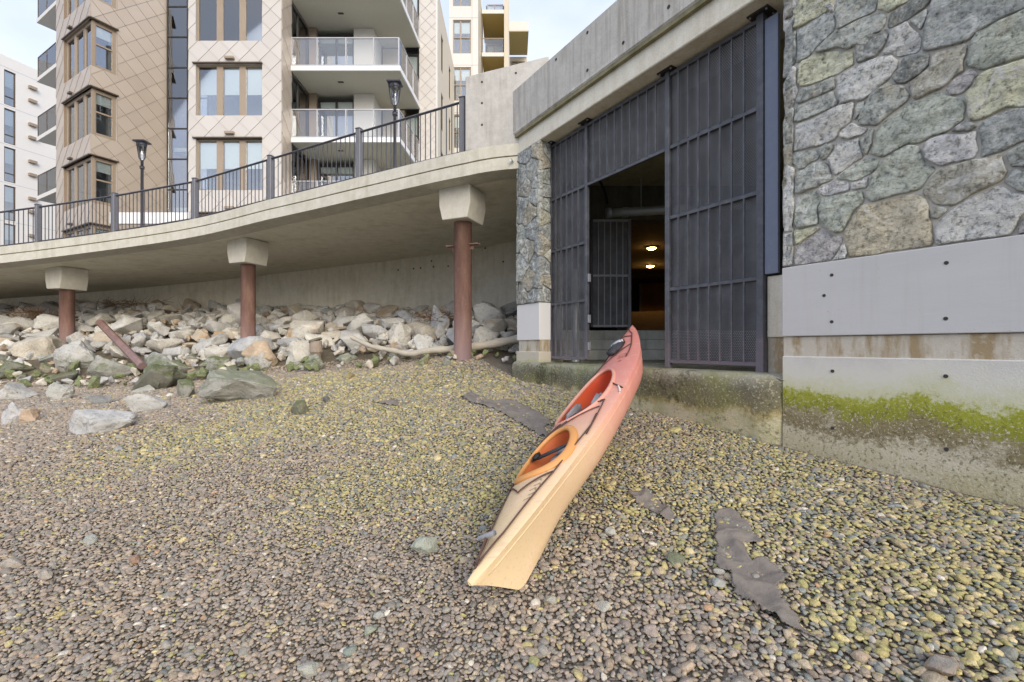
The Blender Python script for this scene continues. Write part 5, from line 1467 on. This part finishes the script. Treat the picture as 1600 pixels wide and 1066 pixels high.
colr = np.where((rare > 0.996)[:, None], np.array((0.38, 0.25, 0.15)), colr)
colr = colr * np.array((1.04, 0.99, 0.955)) * rng.uniform(0.80, 1.22, (n, 1)) * 1.22
size = PB[:, 2] * np.exp(rng.normal(0.12, 0.27, n)) * 0.98
bigp = rng.random(n) < 0.014
size = np.where(bigp, size * rng.uniform(1.5, 2.1, n), size)
Zp = ground_z(PB[:, 0], PB[:, 1]) + 0.05 * size + rng.uniform(-0.004, 0.007, n)
rot = np.stack([rng.normal(0, 0.28, n), rng.normal(0, 0.28, n), rng.uniform(0, 6.283, n)], 1)
scatter('pebbles', np.stack([PB[:, 0], PB[:, 1], Zp], 1), np.concatenate([colr, np.ones((n, 1))], 1), rot, np.repeat(size[:, None], 3, 1) * rng.uniform(0.85, 1.15, (n, 3)),
        pebble_protos('pebble_shapes', 14, 'pebble', (0.34, 0.62)), 14, 'brown, grey and yellow green pebbles covering the beach', 'pebbles')
def rubble_protos():
    col = bpy.data.collections.new('rubble_shapes')
    for k in range(8):
        me = boulder_mesh(900 + k, 0.8, 11, 2); me.materials.clear(); me.materials.append(MAT['pebble'])
        col.objects.link(bpy.data.objects.new('rubble_shape', me))
    return col
# small rubble filling the gaps of the bank
m = 1700
rx = rng.uniform(-20, 0.3, m); rf = rng.random(m)
rt = np.interp(rx, TOE[:, 0], TOE[:, 1]); rb = np.interp(rx, BACK[:, 0], BACK[:, 1])
ry = rt - 0.4 + rf * (rb - rt + 0.2)
rs = np.exp(rng.normal(-1.62, 0.38, m))
pr = np.array([(0.60, 0.56, 0.48), (0.52, 0.50, 0.46), (0.66, 0.61, 0.51), (0.46, 0.35, 0.24), (0.46, 0.45, 0.43)])[rng.integers(0, 5, m)] * rng.uniform(0.8, 1.2, (m, 1))
low = (rf < 0.14)[:, None] & (rng.random((m, 1)) < 0.6)
pr = np.where(low, np.array((0.20, 0.23, 0.10)), pr)
scatter('rubble', np.stack([rx, ry, ground_z(rx, ry) + rs * 0.25 + 0.05], 1), np.concatenate([pr, np.ones((m, 1))], 1), rng.uniform(-1, 6.28, (m, 3)), np.repeat(rs[:, None], 3, 1),
        rubble_protos(), 8, 'small broken rock filling the gaps between the riprap boulders', 'rubble')

# ------------------------------------------------------------------ beach litter
def inside(x, y, P):
    c = False; n_ = len(P)
    for a in range(n_):
        (xa, ya), (xb, yb) = P[a], P[(a + 1) % n_]
        if (ya > y) != (yb > y) and x < (xb - xa) * (y - ya) / (yb - ya) + xa: c = not c
    return c
def cloth(px_poly, label, seed=0, step=0.013, ex=1.0, fold=1.0):
    """A thin torn sheet draped over the pebbles."""
    P = [ghit(a, b)[:2] for a, b in px_poly]
    cx_, cy_ = np.mean(P, 0); P = [(cx_ + (a - cx_) * ex, cy_ + (b - cy_) * ex) for a, b in P]
    A = np.array(P); lo, hi = A.min(0) - 0.03, A.max(0) + 0.03
    nx, ny = int((hi[0] - lo[0]) / step) + 2, int((hi[1] - lo[1]) / step) + 2
    ids, V, Fc = {}, [], []
    gx = lo[0] + np.arange(nx) * step; gy = lo[1] + np.arange(ny) * step
    G = ground_z(*np.meshgrid(gx, gy, indexing='ij'))
    def vid(i, j):
        if (i, j) not in ids:
            x, y = gx[i], gy[j]
            f1 = mnoise.noise((x * 5 + seed, y * 3.5, seed)); f2 = mnoise.noise((x * 16, y * 16, seed)); f3 = mnoise.noise((x * 40, y * 40, seed))
            h = 0.016 + fold * (0.13 * max(0, 0.30 - abs(f1)) ** 1.3 + 0.010 * f2) + 0.003 * f3
            ids[(i, j)] = len(V)
            V.append((x + 0.005 * f3, y + 0.005 * f2, G[i, j] + h))
        return ids[(i, j)]
    for i in range(nx - 1):
        for j in range(ny - 1):
            x, y = gx[i] + step / 2, gy[j] + step / 2
            dx_, dy_ = 0.022 * mnoise.noise((x * 14, y * 14, seed)) + 0.008 * mnoise.noise((x * 50, y * 50, 1)), 0.022 * mnoise.noise((x * 14, y * 14, seed + 9))
            if inside(x + dx_, y + dy_, P):
                Fc.append((vid(i, j), vid(i + 1, j), vid(i + 1, j + 1), vid(i, j + 1)))
    o = mobj('cloth_scrap', V, Fc, 'geotextile', None, True)
    md = o.modifiers.new('thick', 'SOLIDIFY'); md.thickness = 0.004; md.offset = -1
    return tag(o, label, 'cloth')
cloth([(1112, 803), (1140, 798), (1163, 812), (1180, 838), (1195, 851), (1158, 850), (1172, 882), (1205, 885), (1234, 908), (1215, 935), (1240, 968), (1280, 1010), (1240, 997), (1180, 962), (1142, 934), (1140, 905), (1112, 887), (1120, 850), (1112, 847), (1118, 825)],
      'large torn grey brown cloth scrap lying in folds on the pebbles right of the kayak', 1, 0.011, 0.95)
cloth([(985, 778), (1010, 773), (1032, 790), (1056, 810), (1042, 815), (1022, 806), (1004, 796)], 'small torn cloth strip on the pebbles just right of the kayak', 4, 0.012, 1.1)
cloth([(721, 622), (735, 614), (752, 627), (775, 629), (800, 627), (842, 648), (860, 660), (850, 672), (868, 692), (838, 680), (805, 660), (770, 640), (740, 632)], 'dark torn cloth scrap pinned under the left side of the kayak', 6, 0.02, 1.0)
cloth([(583, 631), (612, 627), (645, 630), (615, 637)], 'thin dark cloth patch buried in the yellow green pebbles', 8, 0.022)
dw = spline(LOG, 6)
tag(tube('driftwood_log', dw, [0.045 + 0.05 * i / len(dw) + 0.008 * math.sin(i * 1.7) for i in range(len(dw))], 'driftwood', None, 10), 'long bent pale driftwood log at the foot of the bank', 'driftwood')
sp_ = tag(empty('timber_stump', wpt(494, 560, 10.45)), 'short weathered timber stump standing among the rocks', 'stump')
V, Fc = tube_geo([wpt(494, 566, 10.45), wpt(494, 550, 10.45), wpt(493, 533, 10.45)], [0.15, 0.14, 0.135], 14)
mobj('stump_body', V, Fc, 'old_wood', sp_)
mobj('stump_cap', *tube_geo([wpt(493, 533, 10.45), wpt(492, 530, 10.45)], [0.155, 0.14], 14), 'concrete_dark', sp_)
A_, B_ = Vector(wpt(156, 504, 12.2)), Vector(wpt(222, 572, 10.9))
rb_ = tag(tube('rusty_bar', [A_, B_], 0.09, 'rusty_steel', None, 8, False), 'rusty steel bar leaning across the boulders', 'bar')
# dry twigs caught in the bank
for gi_, (px, py, w, lab) in enumerate([(690, 515, 30, 'tangle of dry reddish twigs behind the driftwood near the pile with flanges'), (200, 484, 60, 'dry brown brush along the top of the bank beside the farthest pile'), (62, 505, 26, 'dry brown brush between tan boulders at the far end of the bank')]):
    X, Y, Z = ghit(px, py); V, Fc = [], []
    r = random.Random(gi_)
    for k in range(150):
        a = Vector((X + r.gauss(0, w / FPX * Y * 0.5), Y + r.gauss(-0.1, 0.25), Z + r.uniform(0.15, 0.4)))
        d = Vector((r.gauss(0, 1), r.gauss(0, 0.6), r.uniform(-0.2, 0.7))).normalized() * r.uniform(0.15, 0.45)
        v_, f_ = tube_geo([a, a + d * 0.5 + Vector((0, 0, r.gauss(0, 0.03))), a + d], [0.007, 0.005, 0.002], 4, False)
        Fc += [tuple(i + len(V) for i in f) for f in f_]; V += v_
    tag(mobj('dry_brush', V, Fc, 'twig'), lab, 'brush', kind='stuff')

# ------------------------------------------------------------------ kayak
KL = 4.40
def sm(a, b, x):
    t = min(1, max(0, (x - a) / (b - a))); return t * t * (3 - 2 * t)
def k_beam(t): return 0.008 + 0.349 * max(0, 1 - abs((t - 0.48) / (0.52 if t > 0.48 else 0.48)) ** 2.1) ** 0.95
def k_sheer(t): return 0.285 + 0.03 * sm(0.3, 0.0, t) * 0 + 0.10 * sm(0.72, 1.0, t) - 0.015 * sm(0.25, 0.0, t)
def k_crown(t): return 0.085 * (0.35 + 0.65 * sm(0.0, 0.25, t)) * (0.55 + 0.45 * sm(1.0, 0.75, t))
def k_keel(t): return 0.022 * max(0, 1 - t / 0.04) ** 2 + 0.075 * sm(0.80, 1.0, t) ** 1.5 + 0.012 * sm(0.14, 0.2, t) * sm(0.30, 0.22, t) * 0 + 0.022 * sm(0.12, 0.22, t) * sm(0.9, 0.5, t)
def k_section(t, th):
    """th 0..pi/2 keel to sheer -> (y, w)"""
    e = sm(0.30, 0.98, abs(2 * t - 1)); 
    y1, w1 = math.sin(th) ** 0.72, 1 - math.cos(th) ** 1.15
    q = th / (math.pi / 2); y2, w2 = 0.10 * min(1, q * 6) + 0.90 * q ** 1.9, q
    return y1 * (1 - e) + y2 * e, w1 * (1 - e) + w2 * e
def k_shift(t, w):
    return 0.24 * max(0, 1 - t / 0.20) ** 2 * (1 - w) ** 0.9 - 0.62 * max(0, (t - 0.72) / 0.28) ** 2 * (1 - w) ** 1.1
def k_deck(t, f):
    """f -1..1 across; returns y, z on the deck"""
    b = k_beam(t); return b * f, k_sheer(t) + k_crown(t) * (1 - f * f) ** 0.8
NS, NH, ND = 72, 10, 9
V, Fc = [], []
for i in range(NS + 1):
    t = i / NS; t = t - 0.02 * math.sin(2 * math.pi * t) * 0
    b, s, k = k_beam(t), k_sheer(t), k_keel(t)
    loop = []
    for j in range(NH + 1):
        y, w = k_section(t, math.pi / 2 * j / NH); loop.append((KL * t + k_shift(t, w), -b * y, k + (s - k) * w))
    for j in range(1, 2 * ND):
        f = -math.cos(math.pi * j / (2 * ND)); y, z = k_deck(t, f); loop.append((KL * t, y, z))
    for j in range(NH, 0, -1):
        y, w = k_section(t, math.pi / 2 * j / NH); loop.append((KL * t + k_shift(t, w), b * y, k + (s - k) * w))
    V += loop
nl = len(loop)
for i in range(NS):
    for j in range(nl):
        j2 = (j + 1) % nl
        Fc.append((i * nl + j, i * nl + j2, (i + 1) * nl + j2, (i + 1) * nl + j))
Fc.append(tuple(range(nl))[::-1]); Fc.append(tuple(NS * nl + j for j in range(nl)))
def raw_obj(name, V, Fc):
    me = bpy.data.meshes.new(name); me.from_pydata(V, [], Fc)
    bm = bmesh.new(); bm.from_mesh(me); bmesh.ops.recalc_face_normals(bm, faces=bm.faces); bm.to_mesh(me); bm.free()
    o = bpy.data.objects.new(name, me); COL.objects.link(o); return o
COCK = [(0.505, 0.128, 0.235), (0.268, 0.068, 0.200)]              # centre t, half length (fraction), half width
def cock_xy(c, a):
    tc, hl, hw = c
    ca, sa_ = math.cos(a), math.sin(a)
    x = KL * (tc + hl * ca)
    w = hw * abs(sa_) ** 0.85 * (1.0 - 0.14 * ca)
    w = min(w, k_beam(x / KL) * 0.80)
    return x, w * (1 if sa_ >= 0 else -1)
shell = raw_obj('shell', V, Fc)
for c in COCK:
    n = 40; VV = []
    for zz, sc in (((0.075, 0.66), (0.17, 0.93), (0.30, 1.0), (0.55, 1.0)) if c[1] > 0.1 else ((0.13, 0.62), (0.20, 0.88), (0.30, 1.0), (0.55, 1.0))):
        for q in range(n):
            x, y = cock_xy(c, 2 * math.pi * q / n); VV.append((KL * c[0] + (x - KL * c[0]) * (0.92 if zz < 0.15 else 1), y * sc, zz))
    FF = [tuple(range(n))[::-1], tuple(3 * n + q for q in range(n))] + [(r_ * n + q, r_ * n + (q + 1) % n, (r_ + 1) * n + (q + 1) % n, (r_ + 1) * n + q) for r_ in range(3) for q in range(n)]
    cut = raw_obj('cutter', VV, FF)
    md = shell.modifiers.new('cut', 'BOOLEAN'); md.operation = 'DIFFERENCE'; md.solver = 'EXACT'; md.object = cut
    bpy.context.view_layer.update()
    dg = bpy.context.evaluated_depsgraph_get()
    me = bpy.data.meshes.new_from_object(shell.evaluated_get(dg))
    shell.modifiers.clear(); shell.data = me
    bpy.data.objects.remove(cut)
me = shell.data
co = np.array([v.co[:] for v in me.vertices])
bpy.data.objects.remove(shell)
# pose: from the stern tip on the pebbles to the bow over the ledge
S_, B2 = Vector((-0.225, 2.30, -1.178)), Vector((1.589, 6.05, 0.279))
ls, lb = Vector((0, 0, k_sheer(0) + k_crown(0))), Vector((KL, 0, k_sheer(1) + k_crown(1)))
e0 = (B2 - S_).normalized()
upv = (Vector((0, 0, 1)) - e0 * e0.z).normalized()
side = upv.cross(e0)                                               # port side
ROLL = R(30)
upr = upv * math.cos(ROLL) + side * math.sin(ROLL)
dl = math.atan2(lb.z - ls.z, KL)
ex_ = e0 * math.cos(dl) - upr * math.sin(dl); ez_ = e0 * math.sin(dl) + upr * math.cos(dl); ey_ = ez_.cross(ex_)
SCALE = (B2 - S_).length / (lb - ls).length
def kw(p):
    p = (Vector(p) - ls) * SCALE
    return S_ + ex_ * p.x + ey_ * p.y + ez_ * p.z
kayak = tag(empty('kayak', kw((0.35, 0, 0))), 'long faded orange and yellow kayak leaning from the pebbles up to the open gate', 'kayak')
Wc = np.array([kw(p)[:] for p in co])
fcs = [tuple(p.vertices) for p in me.polygons]
hull = mobj('hull', Wc, fcs, ['kayak_shell', 'kayak_inside'], kayak, True)
al = hull.data.attributes.new('along', 'FLOAT', 'POINT'); al.data.foreach_set('value', (co[:, 0] / KL).astype(np.float32))
mi = []
for p, f in zip(me.polygons, fcs):
    c = co[list(f)].mean(0); t = c[0] / KL; ins = 0
    for cc in COCK:
        if abs(t - cc[0]) < cc[1] + 0.002:
            a = math.acos(max(-1, min(1, (t - cc[0]) / cc[1]))); lim = abs(cock_xy(cc, a)[1])
            if abs(c[1]) <= lim * 1.003 + 0.001 and 0.06 < c[2] < k_sheer(t) + k_crown(t) + 0.01 and (p.normal.y * c[1] < -0.002 or (p.normal.z > 0.5 and c[2] < 0.22) or (abs(p.normal.x) > 0.5 and abs(c[1]) < 0.12)): ins = 1
    mi.append(ins)
hull.data.polygons.foreach_set('material_index', mi)
try: hull.data.set_sharp_from_angle(angle=R(40))
except Exception: pass
def deck_pt(t, f, lift=0.0):
    y, z = k_deck(t, f); return (KL * t, y, z + lift)
def on_deck(x, y, lift=0.0):
    t = x / KL; b = k_beam(t); f = max(-1, min(1, y / b)); return (x, y, k_deck(t, f)[1] + lift)
for sg in (-1, 1):                                                  # moulded seam between deck and hull
    P_ = []
    for i in range(1, 60):
        t = i / 60; y, w = k_section(t, math.pi / 2 * 0.86)
        P_.append(kw((KL * t + k_shift(t, w), sg * (k_beam(t) * y - 0.001), k_keel(t) + (k_sheer(t) - k_keel(t)) * w)))
    sm_ = mobj('hull_seam', *tube_geo(P_, 0.0055, 6), 'kayak_shell', kayak, True)
    sa2 = sm_.data.attributes.new('along', 'FLOAT', 'POINT'); sa2.data.foreach_set('value', np.repeat(np.arange(1, 60) / 60, 6).astype(np.float32))
for ci_, c in enumerate(COCK):                                     # raised coamings
    n = 56; rimw = 0.020 if ci_ == 0 else 0.046
    VV, FF = [], []
    prof = [(-0.004, -0.012), (-0.006, 0.016), (0.008, 0.022), (rimw, 0.016), (rimw + 0.004, 0.002), (rimw * 0.8, -0.008)]
    for q in range(n):
        x, y = cock_xy(c, 2 * math.pi * q / n); x2, y2 = cock_xy(c, 2 * math.pi * (q + 0.5) / n); x1, y1 = cock_xy(c, 2 * math.pi * (q - 0.5) / n)
        nx_, ny_ = (y2 - y1), -(x2 - x1); l_ = math.hypot(nx_, ny_) + 1e-9
        for o_, h_ in prof:
            xx, yy = x + nx_ / l_ * o_, y + ny_ / l_ * o_
            VV.append(kw(on_deck(xx, yy, h_)))
    m_ = len(prof)
    for q in range(n):
        for k in range(m_):
            FF.append((q * m_ + k, q * m_ + (k + 1) % m_, ((q + 1) % n) * m_ + (k + 1) % m_, ((q + 1) % n) * m_ + k))
    rim = mobj('cockpit_rim', [v[:] for v in VV], FF, 'kayak_shell' if ci_ == 0 else 'coaming_amber', kayak, True)
    ra = rim.data.attributes.new('along', 'FLOAT', 'POINT'); ra.data.foreach_set('value', np.full(len(VV), 0.45, np.float32))
def kpad(name, cx, cy, cz, sx, sy, sz, mat, rx=0, ry=0, rz_=0):
    bm = bmesh.new(); bmesh.ops.create_cube(bm, size=1)
    bmesh.ops.bevel(bm, geom=bm.edges[:], offset=0.18, segments=3, affect='EDGES')
    rm = Matrix.Rotation(rz_, 3, 'Z') @ Matrix.Rotation(ry, 3, 'Y') @ Matrix.Rotation(rx, 3, 'X')
    V = [kw(rm @ Vector((v.co.x * sx, v.co.y * sy, v.co.z * sz)) + Vector((cx, cy, cz)))[:] for v in bm.verts]
    Fc = [tuple(v.index for v in f.verts) for f in bm.faces]; bm.free()
    return mobj(name, V, Fc, mat, kayak, True)
x5 = KL * 0.505
kpad('seat', x5 - 0.16, 0, 0.10, 0.40, 0.32, 0.06, 'pad_dark')
kpad('backrest', x5 - 0.44, 0, 0.17, 0.05, 0.26, 0.14, 'pad_dark', ry=-0.35)
kpad('hip_pad', x5 - 0.16, 0.165, 0.275, 0.34, 0.03, 0.16, 'pad_grey', rx=0.45, rz_=-0.10)
kpad('hip_pad', x5 - 0.20, -0.165, 0.285, 0.36, 0.03, 0.16, 'pad_grey', rx=-0.45, rz_=0.10)
kpad('foot_rail', x5 + 0.10, -0.01, 0.10, 0.80, 0.05, 0.035, 'black_rubber')
x2 = KL * 0.268
kpad('seat', x2 - 0.03, -0.01, 0.20, 0.36, 0.24, 0.08, 'pad_grey')
kpad('backrest', x2 - 0.04, -0.06, 0.27, 0.40, 0.11, 0.05, 'pad_grey', rx=0.3)
kpad('hatch_strap', x2 + 0.04, 0.0, 0.335, 0.045, 0.34, 0.018, 'pad_dark')
kpad('strap_buckle', x2 + 0.05, 0.13, 0.35, 0.08, 0.05, 0.03, 'black_rubber')
def kline(name, pts, r=0.0055, mat='cord', n=6, sub=10):
    P = []
    for a, b in zip(pts[:-1], pts[1:]):
        for k in range(sub):
            t_ = a[0] + (b[0] - a[0]) * k / sub; f_ = a[1] + (b[1] - a[1]) * k / sub
            P.append(kw(deck_pt(t_, f_, 0.010)))
    P.append(kw(deck_pt(*pts[-1], 0.010)))
    V, Fc = tube_geo(P, r, n); return mobj(name, V, Fc, mat, kayak, True)
kline('deck_line', [(0.022, 0.2), (0.075, 0.55), (0.195, 0.82), (0.33, 0.86), (0.372, 0.86)])
kline('deck_line', [(0.022, -0.2), (0.075, -0.55), (0.195, -0.80), (0.33, -0.86), (0.372, -0.80)])
kline('bungee_cord', [(0.195, 0.78), (0.155, 0.0), (0.195, -0.78)])
kline('bungee_cord', [(0.338, 0.85), (0.362, 0.1), (0.432, -0.74)])
kline('bungee_cord', [(0.345, 0.86), (0.372, 0.2), (0.432, -0.78)])
kline('bungee_cord', [(0.352, 0.87), (0.360, 0.0), (0.402, -0.76)])
kline('deck_line', [(0.432, -0.76), (0.40, -0.80), (0.30, -0.90)])
kline('deck_line', [(0.66, 0.62), (0.80, 0.66), (0.90, 0.6), (0.965, 0.1), (0.90, -0.6), (0.80, -0.66), (0.70, -0.62)], 0.006)
kline('bungee_cord', [(0.70, 0.6), (0.745, 0.0), (0.80, -0.62)])
kline('bungee_cord', [(0.87, 0.6), (0.885, 0.0), (0.87, -0.6)])
kline('tie_cord', [(0.515, -0.70), (0.50, -0.85), (0.488, -1.0)], 0.006, 'cord')
kline('tie_cord', [(0.494, -0.90), (0.480, -0.96), (0.465, -1.0)], 0.008, 'white_cord')
bag = kpad('deck_bag', KL * 0.80, 0.02, k_deck(0.80, 0.3)[1] + 0.03, 0.46, 0.15, 0.075, 'pad_dark', ry=0.05)
kpad('bag_strap', KL * 0.82, 0.02, k_deck(0.82, 0.3)[1] + 0.05, 0.03, 0.17, 0.055, 'aluminium')
hx = KL * 0.062; hz = k_deck(0.062, 0)[1] + 0.045
V, Fc = tube_geo([kw((hx, -0.075, hz)), kw((hx, -0.06, hz)), kw((hx, 0.06, hz)), kw((hx, 0.075, hz))], [0.008, 0.015, 0.015, 0.008], 10)
mobj('carry_handle', V, Fc, 'pad_grey', kayak, True)
mobj('handle_cord', *tube_geo([kw((hx, 0.0, hz)), kw((hx - 0.08, 0.0, hz - 0.02)), kw(deck_pt(0.018, 0.0, 0.0))], 0.007, 6), 'cord', kayak)
mobj('handle_cord', *tube_geo([kw((hx, 0.02, hz)), kw(deck_pt(0.09, 0.55, 0.012))], 0.006, 6), 'cord', kayak)
# faded round emblem with short letter marks, and the long name mark on the stern deck
def kdisc(t, f, rx_, name, mat, rings=((0.045, 0.038),)):
    for ro, ri in rings:
        n = 24; VV = []
        x0_, y0_, _ = deck_pt(t, f)
        for rr in (ro, ri):
            for q in range(n):
                a = 2 * math.pi * q / n; VV.append(kw(on_deck(x0_ + rr * math.cos(a), y0_ + rr * math.sin(a), 0.0035))[:])
        mobj(name, VV, [(q, (q + 1) % n, n + (q + 1) % n, n + q) for q in range(n)], mat, kayak)
kdisc(0.725, -0.42, 0, 'emblem_ring', 'decal')
def kglyph(t, f, w, h, segs, name, mat, thick=0.004):
    x0_, y0_, _ = deck_pt(t, f); VV, FF = [], []
    for (a, b), (c, d) in segs:
        p, q = Vector((x0_ + b * h, y0_ - a * w)), Vector((x0_ + d * h, y0_ - c * w))
        dd = (q - p).normalized(); nn = Vector((-dd.y, dd.x)) * thick
        k = len(VV); VV += [kw(on_deck(v.x, v.y, 0.0035))[:] for v in (p + nn, p - nn, q - nn, q + nn)]; FF.append((k, k + 1, k + 2, k + 3))
    mobj(name, VV, FF, mat, kayak)
LET = {'N': [((0, 0), (0, 1)), ((0, 1), (1, 0)), ((1, 0), (1, 1))], 'A': [((0, 0), (.5, 1)), ((.5, 1), (1, 0)), ((.25, .45), (.75, .45))], 'V': [((0, 1), (.5, 0)), ((.5, 0), (1, 1))], 'O': [((0, 0), (0, 1)), ((0, 1), (1, 1)), ((1, 1), (1, 0)), ((1, 0), (0, 0))], 'L': [((0, 1), (0, 0)), ((0, 0), (1, 0))]}
for k, ch in enumerate('NAV'):
    kglyph(0.700 - 0.000 * k, -0.30 - 0.12 * k, 0.026, 0.035, LET[ch], 'lettering', 'decal')
star = [(math.cos(R(90 + 36 * k)) * (0.030 if k % 2 == 0 else 0.012), math.sin(R(90 + 36 * k)) * (0.030 if k % 2 == 0 else 0.012)) for k in range(10)]
x0_, y0_, _ = deck_pt(0.675, -0.45)
mobj('star_mark', [kw(on_deck(x0_ + b, y0_ + a, 0.004))[:] for a, b in star], [tuple(range(10))], 'decal', kayak)
for k in range(7):
    t0 = 0.135 + 0.010 * k
    kglyph(t0, -0.40 - 0.05 * (k % 2), 0.05, 0.030, [((0.1, 0), (0.8, 0.9)), ((0.8, 0.9), (0.9, 0.1))], 'lettering', 'decal_grey', 0.003)
